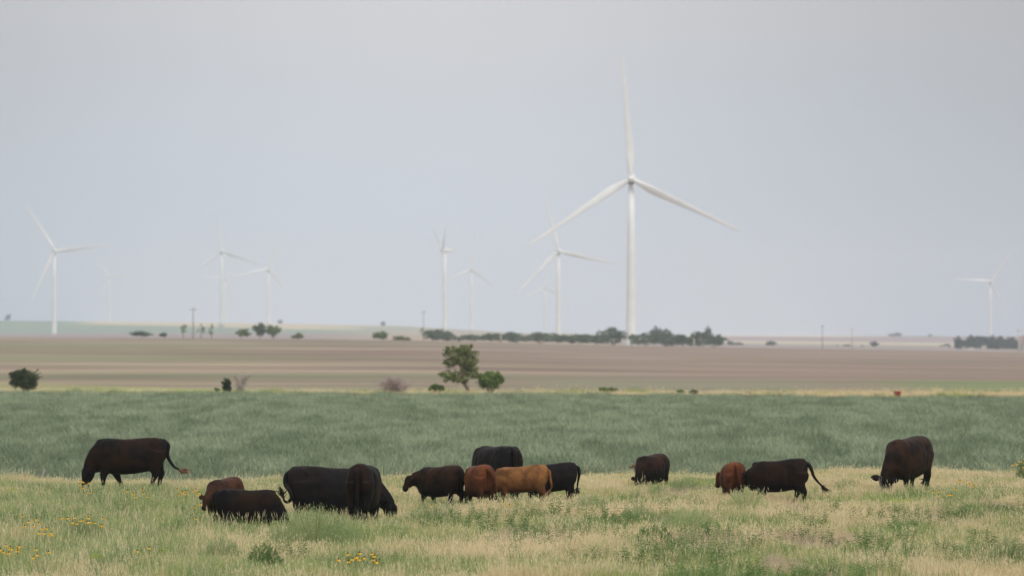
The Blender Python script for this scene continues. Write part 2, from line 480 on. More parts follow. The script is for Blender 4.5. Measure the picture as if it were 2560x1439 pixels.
turbine(1578, 447, 2500, 866, (93.5, 212.7, 334.0), -4, 'largest and nearest white wind turbine, its foot in front of the tree belt')
turbine(136, 627, 5500, 841, (122, 6.5, 244), 14, 'white turbine at the far left with one blade level to the right')
turbine(274, 692, 12500, 806, (5, 125, 245), 14, 'small faint turbine right of the far left one, behind the tan hill')
turbine(554, 627, 7250, 812, (98, 219, 340), -8, 'pale turbine rising above the utility pole on the left, one blade upright')
turbine(563, 695, 12400, 812, (176, 56, 295), 8, 'smallest faint turbine, half hidden behind the tower of the pale turbine left of centre')
turbine(671, 672, 8060, 812, (71, 191, 310), 6, 'faint turbine above the three round bushes on the left ridge')
turbine(1112, 626, 6100, 826, (31, 151, 271), -80, 'turbine seen edge-on from the side with two blades in a narrow V')
turbine(1179, 672, 8060, 828, (84, 204, 322), 4, 'faint turbine immediately right of the edge-on one')
turbine(1396, 627, 4980, 841, (105, 225, 346.5), 6, 'grey turbine left of the largest one, second largest in view')
turbine(1363, 717, 10600, 842, (90, 208, 328), 6, 'faint low turbine overlapped by blades of the second largest one')
turbine(2476, 703, 7600, 841, (176, 56, 296), 6, 'lone turbine at the far right behind the dark trees')

# ------------------------------------------------------------------ trees, bushes, poles
def leaf_mat(name, c1, c2, ns=1.2):
    m = bpy.data.materials.new(name); m.use_nodes = True
    nt = m.node_tree
    for n in list(nt.nodes):
        nt.nodes.remove(n)
    out = nt.nodes.new('ShaderNodeOutputMaterial')
    c, f = noise_mix(nt, c1, c2, ns, 3, 0.35, 0.65)
    geo = nt.nodes.new('ShaderNodeNewGeometry')
    mr = nt.nodes.new('ShaderNodeMapRange'); mr.inputs['To Min'].default_value = 0.65; mr.inputs['To Max'].default_value = 1.35
    nt.links.new(geo.outputs['Random Per Island'], mr.inputs['Value'])
    sc = nt.nodes.new('ShaderNodeVectorMath'); sc.operation = 'SCALE'
    nt.links.new(c, sc.inputs[0]); nt.links.new(mr.outputs[0], sc.inputs['Scale'])
    d = nt.nodes.new('ShaderNodeBsdfDiffuse'); t = nt.nodes.new('ShaderNodeBsdfTranslucent')
    s = nt.nodes.new('ShaderNodeMixShader'); s.inputs[0].default_value = 0.25
    nt.links.new(sc.outputs[0], d.inputs['Color']); nt.links.new(sc.outputs[0], t.inputs['Color'])
    nt.links.new(d.outputs[0], s.inputs[1]); nt.links.new(t.outputs[0], s.inputs[2])
    nt.links.new(s.outputs[0], out.inputs['Surface'])
    return m
M_TREE = leaf_mat('tree_leaves', (0.14, 0.17, 0.065), (0.26, 0.29, 0.12))
M_DKTREE = leaf_mat('dark_leaves', (0.045, 0.065, 0.028), (0.085, 0.11, 0.05))
M_GREEN = leaf_mat('bush_leaves', (0.12, 0.18, 0.055), (0.20, 0.27, 0.09))
M_BELT = leaf_mat('belt_leaves', (0.09, 0.135, 0.08), (0.155, 0.20, 0.12), 0.3)
M_FARL = leaf_mat('far_tree_leaves', (0.045, 0.065, 0.05), (0.085, 0.11, 0.075), 0.3)
M_OLIVE = leaf_mat('yellowing_leaves', (0.16, 0.18, 0.06), (0.24, 0.24, 0.1), 0.8)
m_bark, nt, b = new_mat('bark', 0.9, 0.1)
c, f = noise_mix(nt, (0.10, 0.075, 0.055), (0.20, 0.16, 0.13), 6, 5); nt.links.new(c, b.inputs['Base Color'])
m_dead, nt, b = new_mat('dead_wood', 0.9, 0.1)
c, f = noise_mix(nt, (0.42, 0.36, 0.33), (0.30, 0.25, 0.22), 6, 5); nt.links.new(c, b.inputs['Base Color'])
m_pole, nt, b = new_mat('pole_wood', 0.9, 0.1)
c, f = noise_mix(nt, (0.24, 0.21, 0.19), (0.32, 0.28, 0.25), 1.5, 5); nt.links.new(c, b.inputs['Base Color'])
m_palepole, nt, b = new_mat('pale_pole_wood', 0.9, 0.1)
c, f = noise_mix(nt, (0.55, 0.5, 0.43), (0.45, 0.4, 0.35), 1.5, 5); nt.links.new(c, b.inputs['Base Color'])

def leaves_in(ells, n, size, rg, shell=0.55):
    """leaf quads scattered through ellipsoids (cx,cy,cz,rx,ry,rz); clumped so that gaps remain"""
    vol = [e[3] * e[5] for e in ells]; tot = sum(vol)
    V = []; Fa = []
    for e, v in zip(ells, vol):
        k = max(6, int(n * v / tot))
        ncl = max(5, k // 14)
        cl = []
        for _ in range(ncl):
            d = Vector((rg.gauss(0, 1), rg.gauss(0, 1), rg.gauss(0, 1))).normalized() * (shell + (1 - shell) * rg.random()) * rg.choice((1, 1, 1, .6))
            cl.append(d)
        for _ in range(k):
            d = rg.choice(cl) + Vector((rg.gauss(0, .13), rg.gauss(0, .13), rg.gauss(0, .13)))
            c = Vector((e[0] + d.x * e[3], e[1] + d.y * e[4], e[2] + d.z * e[5]))
            s = size * rg.uniform(0.6, 1.4)
            u = Vector((rg.gauss(0, 1), rg.gauss(0, 1), rg.gauss(0, 1))).normalized()
            w = u.cross(Vector((rg.gauss(0, 1), rg.gauss(0, 1), rg.gauss(0, 1)))).normalized()
            i = len(V)
            V += [c - u * s, c + w * s * .55, c + u * s, c - w * s * .55]
            Fa.append((i, i + 1, i + 2, i + 3))
    return V, Fa

def tube(V, Fa, pts, rads, n=6):
    i0 = len(V)
    rings = []
    for k, p in enumerate(pts):
        p = Vector(p)
        t = (Vector(pts[min(k + 1, len(pts) - 1)]) - Vector(pts[max(k - 1, 0)])).normalized()
        s = t.cross(Vector((0.13, 1, 0.07))).normalized(); u = s.cross(t).normalized()
        rings.append((p, s, u, rads[k], rads[k]))
    v, f = loft(rings, n)
    V += v
    Fa += [tuple(i0 + j for j in q) for q in f]

def wander(p0, p1, k, amp, rg):
    p0 = Vector(p0); p1 = Vector(p1); out = []
    for i in range(k + 1):
        t = i / k
        q = p0.lerp(p1, t)
        if 0 < i < k:
            q += Vector((rg.gauss(0, amp), rg.gauss(0, amp), rg.gauss(0, amp * .5)))
        out.append(q)
    return out

def plant(px, Y, name, label, cat, ells, trunks, n, size, mat, group=None, zoff=0, tm=None, seed=1, nostem=False, stemname='trunk', crownname='crown'):
    """ells and trunks are given in metres relative to the base"""
    rg = random.Random(seed * 77 + int(px))
    p = at(px, Y); p.z += zoff
    root = thing(name, label, cat, p, 0, group)
    if ells and n:
        V, Fa = leaves_in(ells, n, size, rg)
        obj(crownname, mesh(crownname, V, Fa), mat, root)
    if trunks:
        V = []; Fa = []
        for pts, r0, r1 in trunks:
            k = len(pts)
            tube(V, Fa, pts, [r0 + (r1 - r0) * i / (k - 1) for i in range(k)])
        obj(stemname, mesh(stemname, V, Fa, True), tm or m_bark, root)
    return root

def limbs(base_h, ells, r, rg, per=2):
    out = []
    for e in ells:
        for _ in range(per):
            tgt = (e[0] + rg.uniform(-.4, .4) * e[3], e[1] + rg.uniform(-.4, .4) * e[4], e[2] + rg.uniform(-.2, .4) * e[5])
            out.append((wander((0, 0, base_h), tgt, 3, .06 * e[3], rg), r, r * .25))
    return out

# trees and bushes along the far edge of the crop
S = F / 450.0                           # pixels per metre at 450 m
def m_(v): return v / S
rg = random.Random(5)
# the leaning tree
def E(px, row, rx, rz, bx, brow, ry=None):
    return ((px - bx) / S, rg.uniform(-.3, .3), (brow - row) / S, rx / S, (ry or rx) / S, rz / S)
bx, br = 1171, 979
el = [E(1130, 862, 22, 16, bx, br), E(1160, 856, 22, 13, bx, br), E(1176, 876, 24, 20, bx, br), E(1125, 888, 20, 14, bx, br), E(1150, 880, 22, 22, bx, br),
      E(1178, 900, 20, 13, bx, br), E(1125, 922, 26, 17, bx, br), E(1150, 930, 22, 12, bx, br), E(1104, 917, 12, 7, bx, br), E(1182, 920, 20, 13, bx, br), E(1160, 908, 16, 16, bx, br), E(1120, 850, 8, 6, bx, br), E(1174, 848, 8, 6, bx, br)]
P = lambda px, row, y=0: ((px - bx) / S, y, (br - row) / S)
tr = [([P(1172, 981), P(1172, 968), P(1170, 955), P(1163, 945), P(1158, 932), P(1156, 918), P(1152, 900), P(1150, 880), P(1148, 862)], .20, .04),
      ([P(1163, 945), P(1146, 932), P(1126, 924), P(1106, 918)], .09, .02), ([P(1157, 925), P(1168, 910), P(1178, 900)], .07, .02),
      ([P(1152, 900), P(1138, 884), P(1128, 866)], .06, .02), ([P(1153, 905), P(1168, 886), P(1176, 868)], .06, .02), ([P(1160, 938), P(1175, 928), P(1190, 920)], .06, .02)]
plant(bx, 452, 'leaning_tree', 'tall loose-crowned tree on a leaning trunk at the edge of the crop', 'tree', el, tr, 6500, .085, M_TREE, zoff=-.1)
bush_specs = [
    (1223, 452, 36, 26, 951, 976, M_GREEN, 2600, 'round green bush right beside the leaning tree'),
    (1089, 452, 21, 12, 969, 981, M_GREEN, 900, 'small bright green bush left of the leaning tree'),
    (67, 458, 43, 30, 948, 978, M_DKTREE, 3200, 'dark round bush at the far left edge of the crop'),
    (1515, 455, 30, 7, 974, 981, M_GREEN, 500, 'low flat green shrub right of centre behind the crop'),
    (1702, 455, 12, 7, 980, 987, M_GREEN, 300, 'left one of two small shrubs side by side behind the crop'),
    (1734, 455, 14, 7, 980, 987, M_DKTREE, 300, 'right one of two small shrubs side by side behind the crop'),
    (1872, 452, 10, 7, 985, 991, M_DKTREE, 200, 'tiny dark shrub right of the two small shrubs'),
    (604 - 62, 455, 9, 5, 974, 979, M_GREEN, 160, 'tiny green shrub at the foot of the narrow tree')]
for (px, Y, rx, rz, row, brow, mt, n, lab) in bush_specs:
    rgb = random.Random(px)
    s = F / Y
    z0 = gz((px - 1280) / F * Y, Y)
    hz = (H - (row - YH) * Y / F) - z0
    e = [(0, 0, hz, rx / s * .8, rx / s * .8, rz / s * .85)]
    for k in range(7):
        a = rgb.uniform(-1, 1)
        e.append((a * rx / s * .75, rgb.uniform(-.5, .5) * rx / s, hz + rgb.uniform(-.5, .75) * rz / s * math.sqrt(1 - a * a * .8), rx / s * .35, rx / s * .35, rz / s * .35))
    plant(px, Y, 'bush', lab, 'bush', e, limbs(0.0, e[:4], .05, rgb), int(n * 1.7), (.085 if n > 400 else .07), mt, stemname='stem', crownname='foliage', group='bushes along the far edge of the crop')
# narrow ivy-clad stump and the bleached dead tree behind it
bx, br = 568, 979
el = [E(567, 942, 9, 10, bx, br), E(568, 955, 11, 12, bx, br), E(564, 968, 6, 8, bx, br), E(573, 964, 5, 9, bx, br)]
plant(bx, 455, 'narrow_tree', 'small narrow dark-leaved tree beside the bleached dead tree', 'tree', el, [([P(570, 982), P(568, 960), P(566, 935)], .12, .04)], 1100, .12, M_DKTREE)
def dead_tree(px, Y, wpx, hpx, label, seed, r0=.05, n=16, lean=0, mat=None, hz=0.0, name='dead_tree', cat='dead tree'):
    rg = random.Random(seed)
    s = F / Y
    tr = []
    for k in range(n):
        a = rg.uniform(-1, 1)
        tip = ((a * wpx / 2 + lean) / s, rg.uniform(-.5, .5) * wpx / s, hpx / s * rg.uniform(.6, 1) * (1 - .35 * abs(a)))
        main = wander((a * .1, 0, 0), tip, 4, .06 * wpx / s * .3 + .05, rg)
        tr.append((main, r0, r0 * .2))
        for j in range(6):
            st = main[rg.randint(1, 3)]
            en = st + Vector((rg.uniform(-.35, .35) * wpx / s, rg.uniform(-.3, .3), rg.uniform(.05, .3) * hpx / s))
            tr.append((wander(st, en, 2, .04, rg), r0 * .45, r0 * .15))
    return plant(px, Y, name, label, cat, None, tr, 0, 0, None, tm=mat or m_dead, stemname='branches', seed=seed)
dead_tree(600, 456, 52, 78, 'bleached dead tree with bare forked branches right of the narrow tree', 4, .055, 11, 8)
m_grey_twig, nt, b = new_mat('grey_twigs', 0.9, 0.05); b.inputs['Base Color'].default_value = (0.34, 0.27, 0.25, 1)
dead_tree(985, 456, 86, 66, 'bare grey-brown leafless shrub left of the leaning tree', 9, .045, 34, 0, m_grey_twig, name='leafless_shrub', cat='shrub')

# red thing at the far right of the crop edge: a small bucket-like feed tub
m_red, nt, b = new_mat('red_plastic', 0.5, 0.4); b.inputs['Base Color'].default_value = (0.42, 0.09, 0.05, 1)
p = at(2243, 457)
root = thing('red_tub', 'small red tub lying at the right edge of the field behind the crop', 'tub', p)
V, Fa = loft([((0, 0, 0.0), (1, 0, 0), (0, 1, 0), .24, .24), ((0, 0, .42), (1, 0, 0), (0, 1, 0), .31, .31), ((0, 0, .44), (1, 0, 0), (0, 1, 0), .34, .34), ((0, 0, .47), (1, 0, 0), (0, 1, 0), .34, .34)], 20)
obj('tub_body', mesh('tub_body', V, Fa, True), m_red, root)
V = []; Fa = []
tube(V, Fa, [(.33 * math.cos(a), .33 * math.sin(a) * .3 - .1, .46 + .2 * math.sin(a)) for a in np.linspace(0, math.pi, 9)], [.012] * 9)
obj('handle', mesh('handle', V, Fa), m_dead, root)

# trees behind the ploughed field
def far_tree(px, Y, top, base, wpx, mat, label, seed=1, group=None, shape='round', n=None):
    rg = random.Random(seed * 13 + px)
    s = F / Y
    X = (px - 1280) / F * Y
    z0 = gz(X, Y)
    hgt = rowz(top, Y) - z0
    w = wpx / s / 2
    hb = max(rowz(base, Y) - z0, -hgt * .1)
    e = []
    k = 6 if wpx < 40 else 11
    for i in range(k):
        a = rg.uniform(-.75, .75)
        t = rg.uniform(.25, .8)
        e.append((a * w, rg.uniform(-.5, .5) * w, hb + (hgt - hb) * t * (1 - .25 * a * a), w * rg.uniform(.28, .5), w * .45, (hgt - hb) * rg.uniform(.16, .28)))
    e.append((0, 0, hb + (hgt - hb) * .45, w * .75, w * .7, (hgt - hb) * .42))
    e.append((rg.uniform(-.2, .2) * w, 0, hb + (hgt - hb) * .78, w * .42, w * .4, (hgt - hb) * .22))
    n = n or int(900 + wpx * 26)
    return plant(px, Y, 'tree' if hgt > 3 else 'bush', label, 'tree' if hgt > 3 else 'bush', e,
                 [(wander((0, 0, 0), (rg.uniform(-.2, .2) * w, 0, hgt * .6), 3, .03 * w, rg), .16, .06)] if True else None,
                 n, max(.2, 2.0 / s), mat, group=group, seed=seed)
belt = [(1085, 824, 850, 46, 'bluish bush at the left end of the belt, below the edge-on turbine'), (1118, 828, 852, 34, 'second tree from the left end of the belt, below the edge-on turbine'),
        (1182, 838, 852, 60, 'low long bush in the belt just right of the leaning tree top'), (1228, 834, 853, 50, 'belt tree left of the gap with the pale post'),
        (1288, 833, 855, 60, 'belt tree immediately right of the pale post gap'), (1348, 830, 856, 54, 'taller belt tree below the faint low turbine'),
        (1400, 838, 857, 56, 'low belt tree at the foot of the second largest turbine'), (1448, 836, 858, 46, 'low belt tree between the two largest turbines'),
        (1492, 838, 860, 48, 'belt tree left of the tall dome-shaped one'), (1528, 817, 861, 50, 'dome-shaped tallest tree just left of the largest turbine tower'),
        (1614, 832, 864, 58, 'belt tree touching the right side of the largest turbine tower'), (1660, 832, 865, 60, 'low wide belt tree below the tall pair of grey trees'),
        (1708, 838, 866, 50, 'low belt tree left of the pale leaning post'), (1748, 830, 867, 40, 'belt tree just right of the pale leaning post'),
        (1784, 836, 868, 40, 'last tree at the right end of the belt')]
for i, (px, top, base, w, lab) in enumerate(belt):
    far_tree(px, 2050 + 60 * (i % 3), top - 3, base, int(w * 1.5), M_BELT, lab, i + 1, 'tree belt behind the ploughed field')
for i, (px, top, base, w, lab) in enumerate([(1641, 813, 850, 34, 'tall blue-grey tree behind the belt, left one of a pair'), (1664, 820, 850, 32, 'blue-grey tree behind the belt, right one of a pair'),
                                             (1771, 815, 852, 36, 'tall blue-grey tree rising over the right end of the belt')]):
    far_tree(px, 3300, top, base + 8, w, M_FARL, lab, i + 40, 'blue-grey trees behind the belt')
mids = [(606, 821, 841, 32, M_GREEN, 'low round bush, leftmost of the bushes right of the utility pole'), (650, 807, 841, 36, M_BELT, 'tallest green tree of the clump right of the utility pole'),
        (682, 812, 842, 34, M_GREEN, 'green tree at the right of the clump beyond the utility pole'), (352, 829, 840, 46, M_BELT, 'low wide dark bush on the left ridge'),
        (410, 832, 841, 16, M_BELT, 'tiny dark bush right of the low wide bush on the left ridge'), (459, 808, 838, 16, M_OLIVE, 'thin yellowish tree left of the utility pole'),
        (503, 808, 838, 20, M_OLIVE, 'thin yellowish tree right of the utility pole'), (529, 811, 838, 12, M_OLIVE, 'second thin yellowish tree right of the utility pole'),
        (746, 833, 846, 26, M_OLIVE, 'faint low yellow bush right of the green clump'), (952, 828, 848, 34, M_GREEN, 'pale green bush on the ridge in front of the far hill'),
        (1005, 840, 853, 38, M_OLIVE, 'low yellow-green shrub on the ridge left of the tree belt')]
for i, (px, top, base, w, mt, lab) in enumerate(mids):
    far_tree(px, 1900, top - 1, base, int(w * 1.25), mt, lab, i + 60, 'scattered bushes on the left ridge', n=160 if mt is M_OLIVE and px < 600 else None)
fars = [(20, 8400, 785, 800, 14, 'dark tree on the skyline at the far left'), (700, 8300, 800, 808, 14, 'speck-like bush on the tan hill skyline'), (958, 8300, 803, 815, 12, 'small dark tree alone on the centre skyline'),
        (2242, 8200, 832, 844, 36, 'dark tree clump on the right skyline'), (2325, 8200, 836, 844, 12, 'tiny tree right of the right skyline clump'),
        (1928, 4200, 852, 872, 26, 'dark blue-grey bush on the plain right of the belt'), (2186, 4200, 853, 874, 22, 'round dark tree on the plain between pole and dark grove'),
        (2155, 4200, 866, 874, 10, 'tiny bush left of the round dark tree'), (2118, 4200, 862, 874, 16, 'faint bush beside the pale pole on the plain'), (2093, 4200, 867, 875, 12, 'tiny bush left of the pale pole on the plain'),
        (1846, 4200, 856, 870, 26, 'faint scrubby tree just right of the tree belt'), (1825, 4200, 852, 870, 18, 'thin faint tree touching the right end of the belt'),
        (2365, 4200, 860, 877, 30, 'faint grey bush left of the dark grove')]
for i, (px, Y, top, base, w, lab) in enumerate(fars):
    far_tree(px, Y, top, base, w, M_FARL, lab, i + 90, 'far trees scattered on the plain')
grove = [(2398, 840, 30), (2422, 836, 34), (2450, 835, 34), (2478, 836, 34), (2506, 838, 32), (2532, 840, 34), (2560, 836, 34), (2590, 838, 36), (2436, 846, 36), (2492, 848, 40), (2545, 850, 36)]
gl = ['leftmost tree of the dark grove at the right edge', 'second tree of the dark grove', 'third tree of the dark grove, left of the lone turbine', 'tree of the dark grove directly under the lone turbine',
      'tree of the dark grove right of the lone turbine', 'tree of the dark grove left of the pale pole', 'grove tree at the very right edge of the picture', 'grove tree cut off by the right edge',
      'lower front tree at the left of the dark grove', 'lower front tree in the middle of the dark grove', 'lower front tree at the right of the dark grove']
for i, (px, top, w) in enumerate(grove):
    far_tree(px, 3600 + 100 * (i % 3), top, 877, w + 6, M_FARL, gl[i], i + 120, 'trees of the dark grove on the right')

# utility poles
def pole(px, Y, top, label, mat, thick=.22, cross=True, baserow=None):
    X = (px - 1280) / F * Y
    z0 = gz(X, Y) if baserow is None else rowz(baserow, Y)
    hgt = rowz(top, Y) - z0
    root = thing('utility_pole', label, 'utility pole', (X, Y, z0), 0, 'utility poles across the plain')
    V = []; Fa = []
    tube(V, Fa, [(0, 0, 0), (0, 0, hgt * .5), (0, 0, hgt)], [thick, thick * .85, thick * .65], 10)
    obj('pole', mesh('pole', V, Fa, True), mat, root)
    if cross:
        obj('crossarm', box_mesh('crossarm', -1.1, 1.1, -thick - .13, -thick - .01, hgt - .85, hgt - .65), mat, root)
        for k in (-1, -.45, .45, 1):
            V, Fa = loft([((k, -thick - .07, hgt - .65), (1, 0, 0), (0, 1, 0), .05, .05), ((k, -thick - .07, hgt - .5), (1, 0, 0), (0, 1, 0), .07, .07), ((k, -thick - .07, hgt - .42), (1, 0, 0), (0, 1, 0), .03, .03)], 8)
            obj('insulator', mesh('insulator', V, Fa, True), m_dark, root)
pole(483, 1850, 768, 'tall dark utility pole between the thin yellowish trees on the left', m_pole, .20)
pole(1059, 2600, 776, 'faint utility pole left of the edge-on turbine', m_pole, .18)
pole(2056, 3000, 812, 'dark utility pole on the right half of the plain', m_pole, .24)
pole(2130, 3000, 820, 'pale utility pole beside the faint bush on the plain', m_palepole, .30)
pole(2547, 2400, 822, 'pale utility pole in front of the dark grove near the right edge', m_palepole, .26)
pole(1735, 1700, 846, 'short pale post leaning in front of the belt near its right end', m_palepole, .22, False)
pole(1252, 1700, 832, 'pale post in the gap of the tree belt', m_palepole, .2, False)
pole(2322, 7000, 800, 'very faint pole rising over the right skyline', m_pole, .2, True) if False else None

# small farm sheds seen through the haze on the right
m_wall, nt, b = new_mat('shed_wall', 0.8); b.inputs['Base Color'].default_value = (0.40, 0.37, 0.33, 1)
m_rust, nt, b = new_mat('rusty_roof', 0.7); b.inputs['Base Color'].default_value = (0.27, 0.19, 0.16, 1)
def shed(px, Y, base, top, wpx, label, wall, roof):
    s_ = F / Y; X = (px - 1280) / F * Y; w = wpx / s_ / 2; h = (base - top) / s_
    root = thing('farm_shed', label, 'shed', (X, Y, rowz(base, Y)), 0, 'farm sheds far off on the right')
    obj('wall', box_mesh('wall', -w, w, -3.5, 3.5, -1, h * .62), wall, root)
    V = [(x, y, z) for x in (-w * 1.05, w * 1.05) for y, z in ((-3.8, h * .62), (0, h), (3.8, h * .62))]
    obj('roof', mesh('roof', V, [(0, 2, 1), (3, 4, 5), (0, 1, 4, 3), (1, 2, 5, 4), (2, 0, 3, 5)]), roof, root)
    obj('door', box_mesh('door', -w * .25, w * .25, -3.56, -3.503, -.5, h * .5), m_dark, root)
shed(2428, 3450, 880, 869, 15, 'small pale shed at the front foot of the dark grove', m_wall, m_wall)
shed(2362, 4100, 877, 864, 16, 'grey shed with a dark doorway left of the dark grove', m_palepole, m_pole)
shed(2553, 3300, 876, 839, 14, 'narrow pale building with a rusty roof among the dark grove at the right edge', m_wall, m_rust)
# dark stake at the left between pasture and crop
p = at(103, 176)
root = thing('wooden_stake', 'short dark leaning stake at the edge of the crop on the left', 'stake', p)
V = []; Fa = []
tube(V, Fa, [(-.08, 0, -.1), (-.02, 0, .5), (.10, 0, 1.02)], [.035, .045, .03], 8)
tube(V, Fa, [(.02, 0, .75), (.12, .02, .9), (.14, .03, .98)], [.02, .018, .012], 6)
obj('stake', mesh('stake', V, Fa, True), m_pole, root)

# ------------------------------------------------------------------ cattle
def coat(name, back, side, low, nsc=2.2, roan=0.5):
    m, nt, b = new_mat(name, 0.6, 0.05)
    c, f = noise_mix(nt, back, side, nsc, 4, 0.44, 0.57, mapscale=(1, 1, 1.2))
    # coat colour darkens to the points of the breed: legs, belly, face
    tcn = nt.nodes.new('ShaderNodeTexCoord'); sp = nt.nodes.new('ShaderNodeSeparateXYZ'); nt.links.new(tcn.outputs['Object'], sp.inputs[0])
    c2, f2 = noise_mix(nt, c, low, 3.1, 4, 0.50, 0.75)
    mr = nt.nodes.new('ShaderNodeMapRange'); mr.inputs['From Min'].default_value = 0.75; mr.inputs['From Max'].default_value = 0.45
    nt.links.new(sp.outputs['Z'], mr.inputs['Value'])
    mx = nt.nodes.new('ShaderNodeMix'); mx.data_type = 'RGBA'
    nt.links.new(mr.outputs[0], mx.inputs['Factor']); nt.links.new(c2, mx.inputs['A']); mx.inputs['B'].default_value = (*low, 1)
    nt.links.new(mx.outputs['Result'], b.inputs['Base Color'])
    b.inputs['Sheen Weight'].default_value = 0.0; b.inputs['Sheen Roughness'].default_value = 0.5
    b.inputs['Sheen Tint'].default_value = (*[min(1, v * 5 + .05) for v in side], 1)
    nz = nt.nodes.new('ShaderNodeTexNoise'); nz.inputs['Scale'].default_value = 26; nz.inputs['Detail'].default_value = 5
    mp = nt.nodes.new('ShaderNodeMapping'); mp.inputs['Scale'].default_value = (1, 1, .35)
    nt.links.new(tcn.outputs['Object'], mp.inputs['Vector']); nt.links.new(mp.outputs[0], nz.inputs['Vector'])
    bp = nt.nodes.new('ShaderNodeBump'); bp.inputs['Strength'].default_value = 0.5; bp.inputs['Distance'].default_value = 0.02
    nt.links.new(nz.outputs['Fac'], bp.inputs['Height']); nt.links.new(bp.outputs[0], b.inputs['Normal'])
    return m
BLK = (0.006, 0.005, 0.006)
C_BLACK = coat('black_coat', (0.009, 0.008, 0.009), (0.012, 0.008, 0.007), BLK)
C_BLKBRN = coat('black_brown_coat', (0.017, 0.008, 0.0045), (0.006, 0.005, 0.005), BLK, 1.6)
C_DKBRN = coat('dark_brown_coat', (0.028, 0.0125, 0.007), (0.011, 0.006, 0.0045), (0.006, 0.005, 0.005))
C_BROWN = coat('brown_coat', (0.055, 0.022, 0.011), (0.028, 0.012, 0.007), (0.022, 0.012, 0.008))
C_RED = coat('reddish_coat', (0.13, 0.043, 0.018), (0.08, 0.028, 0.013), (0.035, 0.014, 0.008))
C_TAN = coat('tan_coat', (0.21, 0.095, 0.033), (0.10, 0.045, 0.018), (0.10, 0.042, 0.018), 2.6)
m_eye, nt, b = new_mat('eye', 0.15, 0.6); b.inputs['Base Color'].default_value = (0.01, 0.008, 0.006, 1)
m_hoof, nt, b = new_mat('hoof', 0.5, 0.3); b.inputs['Base Color'].default_value = (0.03, 0.025, 0.022, 1)
m_nose, nt, b = new_mat('muzzle_skin', 0.4, 0.4); b.inputs['Base Color'].default_value = (0.015, 0.012, 0.012, 1)
m_tuftb, nt, b = new_mat('tail_hair_black', 0.7); b.inputs['Base Color'].default_value = (0.012, 0.010, 0.010, 1)
m_tuftr, nt, b = new_mat('tail_hair_brown', 0.7); b.inputs['Base Color'].default_value = (0.16, 0.08, 0.05, 1)

TORSO = [(-.95, 1.19, 1.0, .10), (-.92, 1.25, .84, .20), (-.83, 1.315, .66, .27), (-.68, 1.34, .58, .295), (-.45, 1.345, .53, .31), (-.2, 1.335, .49, .345),
         (.08, 1.325, .47, .355), (.32, 1.325, .47, .33), (.5, 1.335, .49, .285), (.64, 1.30, .52, .245), (.78, 1.20, .57, .20), (.90, 1.06, .66, .13)]
GRAZE = dict(neck=[(.58, 0, 1.03, .23, .29), (.80, 0, .90, .165, .235), (.97, 0, .72, .125, .175), (1.07, 0, .56, .10, .14)], muz=(1.16, 0, .10))

def ring_list(pts, sideref):
    out = []
    n = len(pts)
    for k, q in enumerate(pts):
        c = Vector(q[:3])
        t = (Vector(pts[min(k + 1, n - 1)][:3]) - Vector(pts[max(k - 1, 0)][:3])).normalized()
        s = sideref - t * sideref.dot(t)
        s.normalize()
        u = t.cross(s).normalized()
        out.append((c, s, u, q[3], q[4]))
    return out

